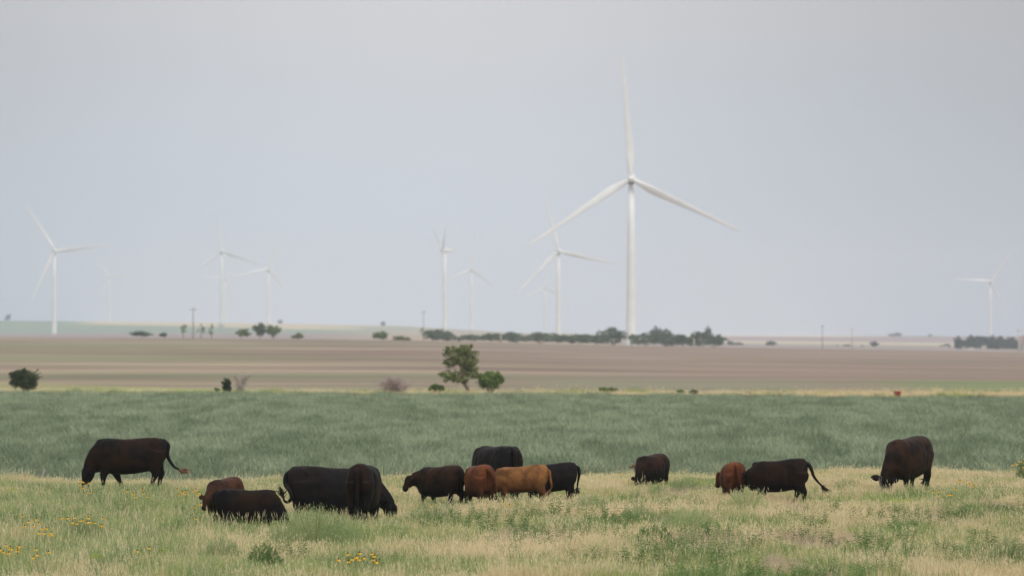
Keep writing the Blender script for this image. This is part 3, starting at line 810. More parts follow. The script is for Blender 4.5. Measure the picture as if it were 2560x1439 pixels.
def cow(px, row, hgt, heading, mat, label, cat='cow', neck=None, muz=None, headroll=0, headyaw=0, legs=None, tail=None, tuft=None,
        widthf=1.0, lenf=1.0, depthf=1.0, seed=0, name='cow', group='cattle grazing in the pasture', rump=0.0, legw=1.15):
    rg = random.Random(seed)
    X, Y = foot(px, row)
    root = thing(name, label, cat, (X, Y, gz(X, Y)), R(heading), group)
    k = hgt / (1.35 + rump * .85)
    neck = neck or GRAZE['neck']; muz = Vector(muz or GRAZE['muz'])
    V = []; Fa = []
    def add(rings, n=20):
        i0 = len(V)
        v, f = loft(rings, n)
        V.extend(v); Fa.extend([tuple(i0 + j for j in q) for q in f])
    X1, Y1, Z1 = Vector((1, 0, 0)), Vector((0, 1, 0)), Vector((0, 0, 1))
    rings = []
    for x, zt, zb, hw in TORSO:
        zt2 = zt + rump * min(1, max(0, (.6 - x) / 1.3))
        zb2 = zt - (zt - zb) * depthf
        rings.append(((x * lenf, 0, (zt2 + zb2) / 2), Y1, Z1, hw * widthf, (zt2 - zb2) / 2, 0.86))
    add(rings, 28)
    # muscle and bone masses: shoulders, hips, thighs, backbone
    def ball(c, r):
        rr = []
        for j in range(9):
            a = -math.pi / 2 + math.pi * (j + .5) / 9
            rr.append((Vector(c) + Z1 * (r[2] * math.sin(a)), X1, Y1, r[0] * math.cos(a), r[1] * math.cos(a)))
        add(rr, 14)
    for s in (1, -1):
        ball((.50 * lenf, s * .16 * widthf, .95), (.24, .13, .34))
        ball((-.66 * lenf, s * .16 * widthf, 1.0), (.25, .14, .34))
        ball((-.60 * lenf, s * .215 * widthf, 1.215), (.08, .06, .06))
        ball((-.86 * lenf, s * .11 * widthf, 1.13), (.08, .07, .09))
    ball((.50 * lenf, 0, 1.25), (.28, .08, .075))
    ball((.76 * lenf, 0, .66), (.17, .11, .18))
    # legs
    L = legs or {}
    foots = []
    for key, s in (('fl', 1), ('fr', -1)):
        dx, kn = L.get(key, (0, 0))
        y = s * .165 * widthf
        x0 = .50 * lenf
        pts = [(x0, y, .92, .11, .18), (x0 - .02 + dx * .15, y, .72, .10, .145), (x0 - .01 + dx * .4 + kn, y, .52, .075, .095), (x0 + .01 + dx * .6 + kn, y, .40, .062, .072),
               (x0 + dx * .8 + kn * .5, y, .24, .038, .044), (x0 + dx, y, .12, .042, .05), (x0 + .02 + dx, y, .03, .05, .06)]
        pts = [(a, b_, c_, d * legw, e * legw) for a, b_, c_, d, e in pts]
        add(ring_list(pts, Y1), 12); foots.append((x0 + .03 + dx, y))
    for key, s in (('hl', 1), ('hr', -1)):
        dx, kn = L.get(key, (0, 0))
        y = s * .165 * widthf
        x0 = -.66 * lenf
        pts = [(x0 + .0, y, 1.02, .14, .25), (x0 + .02 + dx * .05, y, .84, .13, .245), (x0 + .0 + dx * .25, y, .68, .10, .18), (x0 - .08 + dx * .5, y, .54, .07, .11), (x0 - .12 + dx * .7, y, .46, .058, .08),
               (x0 - .09 + dx * .85, y, .30, .038, .048), (x0 - .05 + dx, y, .13, .042, .05), (x0 - .01 + dx, y, .03, .05, .06)]
        pts = [(a, b_, c_, d * legw, e * legw) for a, b_, c_, d, e in pts]
        add(ring_list(pts, Y1), 12); foots.append((x0 + .0 + dx, y))
    # neck and head
    yaw = Matrix.Rotation(R(headyaw), 3, 'Z')
    sref = yaw @ Y1
    nk = [(a * lenf if i == 0 else a + (lenf - 1) * .8, b_, c_, d, e) for i, (a, b_, c_, d, e) in enumerate(neck)]
    muzv = Vector((muz.x + (lenf - 1) * .8, muz.y, muz.z))
    add(ring_list(nk, Y1 * .6 + sref * .4), 20)
    poll = Vector(nk[-1][:3])
    d = muzv - poll; hl = d.length; d.normalize()
    if headroll:
        sref = Quaternion(d, R(headroll)) @ sref
    s_ = (sref - d * sref.dot(d)).normalized(); u_ = d.cross(s_).normalized()
    if u_.z < 0 and abs(d.z) < .8 and not headroll:
        u_ = -u_
    # make u_ the forehead side: away from the chest
    if u_.x * 1.0 + u_.z * .5 < 0 and not headroll:
        u_ = -u_
    hd = []
    for t, a, b_, o in [(-.14, .085, .10, .0), (0.0, .118, .145, .0), (.16, .132, .17, -.015), (.32, .122, .162, -.02), (.5, .098, .132, -.015), (.7, .084, .105, -.005), (.88, .09, .095, .0), (.97, .08, .08, 0), (1.03, .05, .045, 0)]:
        hd.append((poll + d * (t * hl) + u_ * o, s_, u_, a, b_))
    add(hd, 18)
    me = mesh('body', V, Fa)
    tmp = bpy.data.objects.new('tmp_body', me); COL.objects.link(tmp)
    rm = tmp.modifiers.new('r', 'REMESH'); rm.mode = 'VOXEL'; rm.voxel_size = 0.026; rm.use_smooth_shade = True
    sm_ = tmp.modifiers.new('s', 'SMOOTH'); sm_.iterations = 4; sm_.factor = 0.5
    dg = bpy.context.evaluated_depsgraph_get()
    me2 = bpy.data.meshes.new_from_object(tmp.evaluated_get(dg))
    bpy.data.objects.remove(tmp); bpy.data.meshes.remove(me)
    me2.name = 'body'
    co = np.empty(len(me2.vertices) * 3); me2.vertices.foreach_get('co', co); co = co.reshape(-1, 3)
    x_, y_, z_ = co[:, 0] / lenf, co[:, 1], co[:, 2]
    g2 = lambda a, b_, sa, c_, d_, sb: np.exp(-((a - b_) / sa) ** 2 - ((c_ - d_) / sb) ** 2)
    on = sstep(.8 - x_, 0, .1) * sstep(np.abs(y_), .03, .10)
    sy = 1 - on * (.10 * g2(x_, -.36, .09, z_, 1.12, .13) + .07 * g2(x_, .24, .07, z_, .95, .22) + .02 * g2(x_, -.76, .08, z_, 1.16, .12)
                   + .08 * g2(x_, -.38, .06, z_, .80, .16) - .05 * g2(x_, -.57, .08, z_, 1.2, .07) - .04 * g2(x_, .5, .1, z_, .95, .2))
    co[:, 1] = y_ * sy
    co[:, 2] -= .022 * g2(x_, .02, .35, y_, 0, .2) * sstep(z_, 1.05, 1.28) - .02 * g2(x_, -.86, .06, y_, 0, .07) * sstep(z_, 1.05, 1.28)
    cleft = np.exp(-(y_ / .04) ** 2) * sstep(-x_, .68, .82) * np.exp(-((z_ - .88) / .26) ** 2)
    co[:, 0] += .085 * cleft
    nzv = np.array([mnoise.noise(Vector((c_[0] * 5 + seed, c_[1] * 5, c_[2] * 5))) for c_ in co])
    co[:, 1] += nzv * .012 * np.sign(y_); co[:, 2] += nzv * .008
    me2.vertices.foreach_set('co', co.ravel())
    me2.transform(Matrix.Scale(k, 4))
    me2.polygons.foreach_set('use_smooth', [True] * len(me2.polygons))
    me2.materials.clear()
    obj('body', me2, mat, root)
    # ears
    for s in (1, -1):
        base = poll + d * (.05 * hl) + s_ * (s * .085) - u_ * .0
        dirn = (s_ * s * 1.0 - d * .12 - u_ * .18 + Z1 * -.02).normalized()
        flat = d.cross(dirn).normalized()
        wd = flat.cross(dirn).normalized()
        rr = []
        for t, w, th in [(0, .034, .022), (.22, .062, .026), (.5, .08, .02), (.75, .062, .013), (.93, .03, .008), (1, .008, .004)]:
            rr.append((base + dirn * (t * .25) - flat * (.02 * math.sin(t * 3)), wd, flat, w, th))
        v, f = loft(rr, 10)
        e = mesh('ear', [q * k for q in v], f, True)
        obj('ear', e, mat if mat not in (C_BLKBRN,) else C_BLACK, root)
        ec = poll + d * (.34 * hl) + s_ * (s * .098) + u_ * .035
        v, f = loft([(ec + s_ * (s * .02 * math.sin(a)) * 1.0, d, u_, .026 * math.cos(a), .022 * math.cos(a)) for a in (-1.2, -.6, 0, .6, 1.2)], 10)
        obj('eye', mesh('eye', [q * k for q in v], f, True), m_eye, root)
    # wet nose
    v, f = loft([(poll + d * (hl * .95), s_, u_, .07, .062), (poll + d * (hl * 1.0), s_, u_, .062, .055), (poll + d * (hl * 1.035), s_, u_, .035, .03)], 12)
    obj('muzzle', mesh('muzzle', [q * k for q in v], f, True), m_nose, root)
    for fx, fy in foots:
        v, f = loft([((fx - .01, fy, .065), X1, Y1, .052, .048), ((fx, fy, 0.0), X1, Y1, .066, .055)], 12)
        obj('hoof', mesh('hoof', [q * k for q in v], f), m_hoof, root)
    # tail
    tp = tail or [(-.93, 0, 1.22), (-.99, 0, 1.15), (-1.0, 0, .95), (-.98, .01, .7), (-.97, .01, .5)]
    tp = [Vector((a * lenf if a < -.5 else a, b_, c_)) for a, b_, c_ in tp]
    tp = [Vector((-.84 * lenf, 0, 1.26))] + tp
    # smooth the path
    fine = []
    for i in range(len(tp) - 1):
        p0 = tp[max(i - 1, 0)]; p1 = tp[i]; p2 = tp[i + 1]; p3 = tp[min(i + 2, len(tp) - 1)]
        for j in range(4):
            t = j / 4
            fine.append(0.5 * ((2 * p1) + (p2 - p0) * t + (2 * p0 - 5 * p1 + 4 * p2 - p3) * t * t + (3 * p1 - p0 - 3 * p2 + p3) * t ** 3))
    fine.append(tp[-1])
    v = []; f = []
    nn = len(fine)
    tube(v, f, fine, [(.05 * (1 - i / nn) + .020) for i in range(nn)], 10)
    tl = obj('tail', mesh('tail', [q * k for q in v], f, True), mat if mat not in (C_BLKBRN, C_DKBRN) else C_BLACK, root)
    end = fine[-1]; td = (fine[-1] - fine[-3]).normalized()
    v = []; f = []
    tuftlen = .30
    for i in range(46):
        st = end - td * rg.uniform(0, .12)
        w = Vector((rg.gauss(0, 1), rg.gauss(0, 1), rg.gauss(0, 1))) * .12
        dd = (td + w + Vector((0, 0, -.1))).normalized()
        ln = tuftlen * rg.uniform(.5, 1)
        q = [st, st + dd * ln * .5 + td * .02, st + dd * ln * .8 + w * ln * .8, st + dd * ln + w * ln * 1.6]
        tube(v, f, q, [.010, .013, .008, .002], 4)
    obj('tail_tuft', mesh('tail_tuft', [q * k for q in v], f), tuft or m_tuftb, tl)
    return root

def nk(*a):
    return [tuple(q) for q in a]
# neck shapes (local x forward, y left, z up; lateral radius, depth radius)
N_LEFT = nk((.58, .02, 1.03, .23, .29), (.80, .12, .90, .165, .235), (.95, .24, .74, .125, .175), (1.03, .34, .60, .10, .14))
N_RIGHT = [(a, -b_, c_, d, e) for a, b_, c_, d, e in N_LEFT]
N_UP = nk((.60, 0, 1.06, .23, .29), (.82, .0, 1.05, .165, .22), (.98, .0, 1.06, .13, .17), (1.10, .0, 1.07, .10, .14))
N_UPL = nk((.60, 0.02, 1.05, .23, .29), (.82, .12, 1.02, .165, .22), (.95, .28, 1.02, .13, .17), (1.02, .42, 1.03, .10, .14))
N_LEVEL = nk((.60, 0, 1.03, .23, .29), (.82, .0, .96, .165, .22), (1.0, .0, .88, .13, .17), (1.12, .0, .84, .10, .14))

# 1 left cow
cow(320, 1230, 1.45, 180, C_BLKBRN, 'black cow grazing alone at the far left, tail swung out behind', lenf=1.0, seed=1, depthf=1.04, legw=1.22,
    legs=dict(fl=(.10, .02), fr=(-.36, -.02), hl=(.14, 0), hr=(-.03, 0)),
    neck=nk((.54, 0, .98, .24, .35), (.74, 0, .84, .18, .29), (.88, 0, .68, .14, .215), (.97, 0, .56, .115, .15)), muz=(1.06, 0, .10),
    tail=[(-.97, 0, 1.15), (-.96, 0, .98), (-.98, 0, .86), (-1.06, 0, .72), (-1.14, 0, .62), (-1.25, 0, .57)], tuft=m_tuftr)
# 2 brown calf behind the black calf
cow(560, 1311, 1.05, 242, C_BROWN, 'brown calf partly hidden behind the low black calf on the left', 'calf', name='calf', seed=2, rump=.06, lenf=.85, depthf=1.15,
    neck=nk((.56, 0, 1.0, .24, .32), (.74, 0, .93, .18, .26), (.88, -.02, .86, .14, .20), (.96, -.05, .82, .12, .15)), muz=(1.12, -.08, .46), legs=dict(fl=(0, 0), fr=(.1, 0)))
# 3 front black calf
cow(622, 1338, .97, 0, C_BLKBRN, 'low black calf nearest the camera, head down behind the tall seed heads', 'calf', name='calf', seed=3, lenf=1.02, depthf=1.16,
    neck=nk((.50, 0, .98, .24, .35), (.72, 0, .80, .18, .29), (.90, 0, .60, .14, .215), (1.02, 0, .46, .115, .15)), muz=(1.12, 0, .05),
    legs=dict(fl=(-.25, 0), fr=(.05, 0), hl=(.05, 0), hr=(.3, 0)), tail=[(-.97, 0, 1.15), (-.97, .02, 1.0), (-.95, .02, .8), (-.94, .02, .6)])
# 4 big black cow grazing to the right
cow(838, 1313, 1.31, 4, C_BLACK, 'long black cow with curled tail grazing to the right, behind the brown-black heifer', seed=4, lenf=1.15, depthf=1.30, widthf=1.1, legw=1.25,
    neck=nk((.56, 0, .90, .25, .36), (.80, 0, .76, .19, .29), (1.02, 0, .58, .145, .21), (1.15, 0, .44, .115, .15)), muz=(1.24, 0, .02), rump=0.04,
    tail=[(-.97, .0, 1.15), (-.99, -.03, .95), (-.92, -.30, .82), (-.88, -.36, .66), (-.95, -.37, .56), (-1.02, -.37, .58), (-1.05, -.37, .68)], legs=dict(fl=(.1, 0), fr=(-.05, 0)))
# 5 heifer seen from behind
cow(912, 1322, 1.42, 80, C_BLKBRN, 'brown-black heifer seen from behind in front of the long black cow', 'heifer', name='heifer', seed=5, rump=.05, widthf=.88, lenf=.8, depthf=1.1,
    tail=[(-.97, 0, 1.22), (-1.0, 0, 1.1), (-.99, 0, .85), (-.98, 0, .62), (-.97, 0, .45)])
# 6 dark brown calf, head turned left
cow(1098, 1277, 1.10, 134, C_DKBRN, 'dark brown calf with its head up to the left and one black ear out', 'calf', name='calf', seed=6, rump=.07, lenf=.98, depthf=1.06, widthf=1.08,
    neck=nk((.56, 0.0, 1.0, .25, .34), (.76, .07, .95, .19, .28), (.92, .16, .96, .15, .22), (1.00, .24, .98, .12, .16)), muz=(1.10, .44, .60), headyaw=45,
    legs=dict(fl=(0, 0), fr=(-.1, 0), hl=(.1, 0), hr=(-.05, 0)), tail=[(-.97, 0, 1.22), (-1.0, 0, 1.1), (-.99, 0, .85), (-.98, 0, .6), (-.97, 0, .42)])
# 7 reddish calf rear view
cow(1197, 1279, 1.13, 110, C_RED, 'reddish calf seen from behind between the dark brown and the tan calf', 'calf', name='calf', seed=7, rump=.06, widthf=1.05, lenf=.8, depthf=1.05,
    tail=[(-.97, -.01, 1.26), (-1.02, -.08, 1.15), (-.99, -.2, .9), (-.95, -.26, .65), (-.93, -.27, .5)], legs=dict(hl=(-.05, 0), hr=(.08, 0)))
# 8 large black cow behind
cow(1238, 1254, 1.40, 118, C_BLACK, 'large black cow standing behind the reddish and tan calves', seed=8, widthf=1.15, depthf=1.1)
# 9 tan calf side on
cow(1298, 1271, 1.06, 178, C_TAN, 'tan-brown calf standing side-on with its head low behind the reddish calf', 'calf', name='calf', seed=9, rump=.09, lenf=.98, depthf=.96, legw=1.05,
    neck=nk((.56, 0, .98, .23, .31), (.76, .0, .84, .17, .25), (.90, .0, .70, .135, .195), (1.0, .0, .60, .11, .14)), muz=(1.26, 0, .30),
    legs=dict(fl=(-.12, 0), fr=(.02, 0), hl=(-.06, 0), hr=(.08, 0)), tail=[(-.97, .0, 1.2), (-1.0, 0.04, 1.05), (-1.04, .05, .85), (-1.06, .05, .72), (-1.02, .05, .62)], tuft=m_tuftr)
# 10 black calf behind tan
cow(1370, 1266, 1.08, 178, C_BLACK, 'black calf standing behind the tan-brown calf, rump to the right', 'calf', name='calf', seed=10, rump=.09, lenf=.98, depthf=1.02,
    legs=dict(hl=(-.02, 0), hr=(.16, 0), fl=(.1, 0), fr=(-.15, 0)), tail=[(-.97, .0, 1.24), (-1.01, 0, 1.1), (-1.0, 0, .95), (-.97, 0, .8), (-.95, 0, .62)])
# 11 calf beyond, facing camera-left
cow(1628, 1229, 1.0, 236, C_DKBRN, 'dark calf apart from the others right of centre, tail flicked out to the left', 'calf', name='calf', seed=11, rump=.06, lenf=.9, widthf=1.25, depthf=1.25,
    neck=nk((.54, 0, .98, .24, .34), (.74, 0, .84, .18, .28), (.88, 0, .66, .14, .2), (.97, 0, .52, .115, .15)), muz=(1.06, 0, .06),
    tail=[(-.97, .0, 1.1), (-1.0, -.2, 1.02), (-.9, -.6, 1.0), (-.85, -.95, .98), (-.82, -1.12, .94)], tuft=m_tuftr)
# 12 red calf rear
cow(1832, 1266, 1.09, 96, C_RED, 'reddish calf seen from behind with its muzzle and ear showing on the left', 'calf', name='calf', seed=12, rump=.06, widthf=1.16, lenf=.85, depthf=1.05,
    neck=nk((.58, 0.02, 1.0, .23, .32), (.76, .10, .98, .18, .25), (.84, .20, .97, .14, .19), (.86, .27, .98, .115, .15)), muz=(.88, .38, .58), headyaw=50,
    tail=[(-.97, 0, 1.28), (-1.02, -.02, 1.15), (-1.0, -.06, .9), (-.99, -.12, .65), (-.98, -.16, .45)], legs=dict(hl=(-.1, 0), hr=(.1, 0)))
# 13 dark cow with tail out to the right
cow(1943, 1270, 1.19, 168, C_BLKBRN, 'dark brown-black young cow walking left, tail stretched out to the right', 'heifer', name='heifer', seed=13, rump=.08, lenf=.90, depthf=1.02, legw=1.2,
    neck=nk((.58, 0, .98, .24, .34), (.76, -.02, .94, .18, .26), (.88, -.06, .94, .145, .2), (.95, -.10, .97, .12, .16)), muz=(1.04, -.26, .62), headyaw=-20,
    tail=[(-.98, .0, 1.24), (-1.08, .0, 1.1), (-1.15, .0, .92), (-1.28, 0, .76), (-1.40, 0, .66)], legs=dict(fl=(-.15, 0), fr=(.1, 0), hl=(-.12, 0), hr=(.22, 0)))
# 14 right cow
cow(2268, 1240, 1.53, 243, C_DKBRN, 'large dark brown cow on the right grazing towards the camera', seed=14, lenf=1.05, widthf=1.08, depthf=1.10, legw=1.2,
    neck=nk((.54, 0.0, .96, .25, .36), (.76, -.03, .80, .19, .29), (.90, -.08, .60, .145, .21), (.98, -.12, .44, .12, .15)), muz=(1.10, -.10, .02), headroll=-35, rump=.06,
    legs=dict(fl=(-.05, 0), fr=(.08, 0), hl=(0, 0), hr=(.1, 0)), tail=[(-.97, 0, 1.22), (-1.0, 0, 1.1), (-.99, 0, .85), (-.98, 0, .6), (-.97, 0, .42)])

# ------------------------------------------------------------------ grass, crop and weeds
SRC = bpy.data.collections.new('plant_sources')      # not linked to the scene: only the instancers use it
def src(coll, name, V, Fa, mats, mi=None):
    me = mesh(name, V, Fa, False, mi)
    for m in mats:
        me.materials.append(m)
    o = bpy.data.objects.new(name, me)
    coll.objects.link(o)
    return o

def blades(rg, n, h, spread, w, lean, head=None, V=None, Fa=None, mi=None, slot=0, hslot=1, zmin=.5):
    V = V if V is not None else []; Fa = Fa if Fa is not None else []; mi = mi if mi is not None else []
    for _ in range(n):
        a = rg.uniform(0, 2 * math.pi); r = spread * math.sqrt(rg.random())
        b0 = Vector((r * math.cos(a), r * math.sin(a), -0.02))
        hh = h * rg.uniform(zmin, 1.0)
        la = rg.uniform(0, 2 * math.pi); ll = lean * hh * rg.uniform(.2, 1)
        ld = Vector((math.cos(la), math.sin(la), 0))
        wa = rg.uniform(0, math.pi); wd = Vector((math.cos(wa), math.sin(wa), 0)) * w * rg.uniform(.7, 1.3)
        p1 = b0 + ld * ll * .3 + Vector((0, 0, hh * .5)); p2 = b0 + ld * ll + Vector((0, 0, hh))
        i = len(V)
        V += [b0 - wd * .5, b0 + wd * .5, p1 - wd * .45, p1 + wd * .45, p2]
        Fa += [(i, i + 1, i + 3, i + 2), (i + 2, i + 3, i + 4)]; mi += [slot, slot]
        if head and rg.random() < head[0]:
            hl, hw = head[1] * rg.uniform(.7, 1.2), head[2]
            dr = (p2 - p1).normalized(); q0 = p2 - dr * .01; q1 = q0 + dr * hl * .5; q2 = q0 + dr * hl
            for sd_ in (Vector((1, 0, 0)), Vector((0, 1, 0))):
                i = len(V)
                V += [q0, q1 + sd_ * hw * .5, q2, q1 - sd_ * hw * .5]
                Fa.append((i, i + 1, i + 2, i + 3)); mi.append(hslot)
    return V, Fa, mi

def gn_scatter(name, pts, rot, scl, idx, tint, coll):
    n = len(pts)
    me = bpy.data.meshes.new(name)
    me.vertices.add(n); me.vertices.foreach_set('co', np.asarray(pts, 'f').ravel())
    def at_(nm, ty, data):
        a = me.attributes.new(nm, ty, 'POINT')
        a.data.foreach_set('vector' if ty == 'FLOAT_VECTOR' else 'value', np.asarray(data).ravel())
    at_('rot', 'FLOAT_VECTOR', np.asarray(rot, 'f')); at_('scl', 'FLOAT_VECTOR', np.asarray(scl, 'f'))
    at_('idx', 'INT', np.asarray(idx, 'i')); at_('tint', 'FLOAT', np.asarray(tint, 'f'))
    me.update()
    o = obj(name, me, kind='stuff')
    ng = bpy.data.node_groups.new(name + '_nodes', 'GeometryNodeTree')
    ng.interface.new_socket('Geometry', in_out='INPUT', socket_type='NodeSocketGeometry')
    ng.interface.new_socket('Geometry', in_out='OUTPUT', socket_type='NodeSocketGeometry')
    gi = ng.nodes.new('NodeGroupInput'); go = ng.nodes.new('NodeGroupOutput')
    ci = ng.nodes.new('GeometryNodeCollectionInfo'); ci.inputs['Collection'].default_value = coll
    ci.inputs['Separate Children'].default_value = True; ci.inputs['Reset Children'].default_value = True
    ip = ng.nodes.new('GeometryNodeInstanceOnPoints'); ip.inputs['Pick Instance'].default_value = True
    def na(nm, ty):
        q = ng.nodes.new('GeometryNodeInputNamedAttribute'); q.data_type = ty; q.inputs['Name'].default_value = nm
        return q.outputs['Attribute']
    ng.links.new(gi.outputs[0], ip.inputs['Points']); ng.links.new(ci.outputs[0], ip.inputs['Instance'])
    ng.links.new(na('idx', 'INT'), ip.inputs['Instance Index'])
    ng.links.new(na('rot', 'FLOAT_VECTOR'), ip.inputs['Rotation']); ng.links.new(na('scl', 'FLOAT_VECTOR'), ip.inputs['Scale'])
    ng.links.new(ip.outputs[0], go.inputs[0])
    md = o.modifiers.new('scatter', 'NODES'); md.node_group = ng
    return o

B_TAN = blade_mat('straw_blades', (0.88, 0.73, 0.50), (0.58, 0.49, 0.27), .4)
B_HEAD = blade_mat('seed_heads', (0.84, 0.76, 0.52), (0.70, 0.62, 0.38))
B_GRN = blade_mat('green_blades', (0.15, 0.25, 0.075), (0.47, 0.51, 0.20), .4)
B_GRY = blade_mat('grey_green_blades', (0.14, 0.23, 0.10), (0.43, 0.49, 0.23), .4)
B_SEDGE = blade_mat('seed_stalks', (0.46, 0.50, 0.24), (0.62, 0.60, 0.34), .4)
B_LIME = blade_mat('lime_blades', (0.38, 0.50, 0.08), (0.48, 0.56, 0.15), .4)
B_MAUVE = blade_mat('mauve_grass', (0.58, 0.45, 0.36), (0.64, 0.53, 0.38), .4)
B_LEAF = blade_mat('weed_leaves', (0.12, 0.21, 0.075), (0.25, 0.35, 0.14), .35)
B_CROP = blade_mat('crop_leaves', (0.115, 0.16, 0.095), (0.40, 0.455, 0.30), 0.3)

L_FEA2 = blade_mat('feathery_dark_leaves', (0.25, 0.33, 0.15), (0.44, 0.50, 0.25), .4)
L_FEA = blade_mat('feathery_leaves', (0.32, 0.40, 0.18), (0.56, 0.60, 0.32), .45)
cg = bpy.data.collections.new('grass_sources')
rg = random.Random(11)
NG = 4
for k in range(NG):      # 0-3 dry straw
    V, Fa, mi = blades(rg, 30, .36, .17, .011, .34, (.16, .08, .012))
    src(cg, 'g%02d_straw' % k, V, Fa, [B_TAN, B_HEAD], mi)
for k in range(NG):      # 4-7 green grass
    V, Fa, mi = blades(rg, 26, .33, .17, .014, .55, (.06, .06, .010))
    src(cg, 'g%02d_green' % (4 + k), V, Fa, [B_GRN, B_HEAD], mi)
for k in range(NG):      # 8-11 grey green mixed
    V, Fa, mi = blades(rg, 24, .31, .17, .014, .55)
    blades(rg, 3, .38, .15, .009, .4, (.5, .08, .010), V, Fa, mi, 1, 1)
    src(cg, 'g%02d_grey' % (8 + k), V, Fa, [B_GRY, B_TAN], mi)
for k in range(2):       # 12-13 tall seed heads
    V, Fa, mi = blades(rg, 3, .50, .16, .008, .30, (1.0, .19, .009), zmin=.5)
    blades(rg, 14, .38, .16, .010, .5, None, V, Fa, mi, 0, 1)
    src(cg, 'g%02d_tall' % (12 + k), V, Fa, [B_SEDGE, B_HEAD], mi)
def weed_mesh(rg, stems=5, h=.38, ll=.07, lw=.018, spread=.12, per=18):
    V = []; Fa = []; mi = []
    for s in range(stems):
        a = rg.uniform(0, 2 * math.pi)
        b0 = Vector((math.cos(a), math.sin(a), 0)) * spread * .3
        tip = b0 + Vector((math.cos(a) * spread * rg.uniform(.3, 1.3), math.sin(a) * spread * rg.uniform(.3, 1.3), h * rg.uniform(.65, 1)))
        i = len(V)
        V += [b0 + Vector((-.003, 0, -.02)), b0 + Vector((.003, 0, -.02)), tip]; Fa.append((i, i + 1, i + 2)); mi.append(0)
        for l in range(per):
            t = .3 + .72 * (l + rg.random()) / per
            p = b0.lerp(tip, min(t, 1))
            la = l * 2.4 + rg.uniform(-.4, .4)
            up = rg.uniform(.1, .9)
            dr = Vector((math.cos(la), math.sin(la), up)).normalized()
            L = ll * rg.uniform(.7, 1.25) * (1.15 - .45 * t)
            sd_ = dr.cross(Vector((0, 0, 1))).normalized() * lw * rg.uniform(.8, 1.2)
            i = len(V)
            V += [p, p + dr * L * .45 + sd_ * .5, p + dr * L + Vector((0, 0, -L * .25)), p + dr * L * .45 - sd_ * .5]
            Fa.append((i, i + 1, i + 2, i + 3)); mi.append(0)
    return V, Fa, mi
for k in range(3):       # 14-16 leafy weeds
    V, Fa, mi = weed_mesh(rg)
    src(cg, 'g%02d_weed' % (14 + k), V, Fa, [B_LEAF], mi)
for k in range(2):       # 17-18 mauve-brown thin grass
    V, Fa, mi = blades(rg, 34, .26, .16, .007, .4, (.3, .05, .012))
    src(cg, 'g%02d_mauve' % (17 + k), V, Fa, [B_MAUVE, B_MAUVE], mi)

rs = np.random.RandomState(4)
def field_points(n, y0, y1, half_px=1380, power=1.0):
    Y = np.sqrt(rs.rand(n) * (y1 ** 2 - y0 ** 2) + y0 ** 2)
    X = (rs.rand(n) * 2 - 1) * half_px / F * Y
    return X, Y
# single bushes of the meadow: column, top row, foot row, width (seen from the camera), description, leaf, leaves, kind
fb = [
    (790, 1278, 1378, 250, 'widest feathery green bush below the long black cow', L_FEA2, 12000, 'feathery'),
    (925, 1222, 1300, 110, 'light feathery bush hiding the legs of the heifer seen from behind', L_FEA, 4200, 'feathery'),
    (1085, 1262, 1320, 150, 'low green bush under the dark brown calf', L_FEA2, 3000, 'feathery'),
    (1708, 1205, 1240, 105, 'rounded green bush right of the lone dark calf', L_FEA2, 4500, 'feathery'),
    (1640, 1222, 1248, 60, 'small low bush at the left foot of the rounded green bush', L_FEA2, 1600, 'feathery'),
    (1720, 1278, 1345, 180, 'hazy blue-green bush below and between the lone calf and the reddish calf', L_FEA, 7500, 'feathery'),
    (1595, 1270, 1318, 110, 'green bush left of the hazy blue-green bush', L_FEA2, 3600, 'feathery'),
    (1868, 1228, 1296, 130, 'yellow-green bush in front of the legs of the reddish calf seen from behind', L_FEA, 5200, 'feathery'),
    (1635, 1322, 1378, 110, 'dark leafy bush near the bottom right of centre', B_LEAF, 1800, 'leafy'),
    (218, 1300, 1352, 120, 'dark green bush topped with yellow coneflowers on the left', L_FEA2, 4200, 'feathery'),
    (2390, 1222, 1262, 140, 'low green bush with yellow coneflowers right of the large dark brown cow', L_FEA, 4200, 'feathery'),
    (2120, 1205, 1236, 110, 'low green bush left of the large dark brown cow', L_FEA2, 2600, 'feathery'),
    (2525, 1352, 1440, 120, 'dense bush in the bottom right corner', L_FEA2, 6000, 'feathery'),
    (1485, 1245, 1290, 130, 'green bush right of the black calf', L_FEA2, 3200, 'feathery'),
    (555, 1355, 1410, 110, 'green bush at the bottom between the lime tuft and the widest bush', L_FEA2, 3400, 'feathery'),
    (660, 1370, 1428, 90, 'dark leafy bush at the bottom left of the widest bush', B_LEAF, 1300, 'leafy'),
    (2556, 1156, 1212, 36, 'small dark bush with coneflowers at the right edge of the pasture', B_LEAF, 900, 'leafy'),
    (243, 1400, 1424, 74, 'bright lime green tuft near the bottom left corner', B_LIME, 3600, 'lime'),
    (415, 1382, 1402, 40, 'small lime green tuft right of the bright lime one', B_LIME, 900, 'lime'),
    (1040, 1176, 1202, 72, 'lime green mound behind the head of the dark brown calf', B_LIME, 2600, 'lime'),
    (1518, 1174, 1196, 70, 'lime green mound left of the lone dark calf', B_LIME, 2600, 'lime'),
    (30, 1228, 1246, 44, 'small lime green tuft at the far left of the pasture', B_LIME, 1200, 'lime'),
    (2250, 1254, 1272, 110, 'flat lime green patch in front of the large dark brown cow', B_LIME, 1600, 'lime'),
    (1960, 1330, 1352, 24, 'thin lime green tuft right of the yellow-green bush', B_LIME, 700, 'lime'),
]
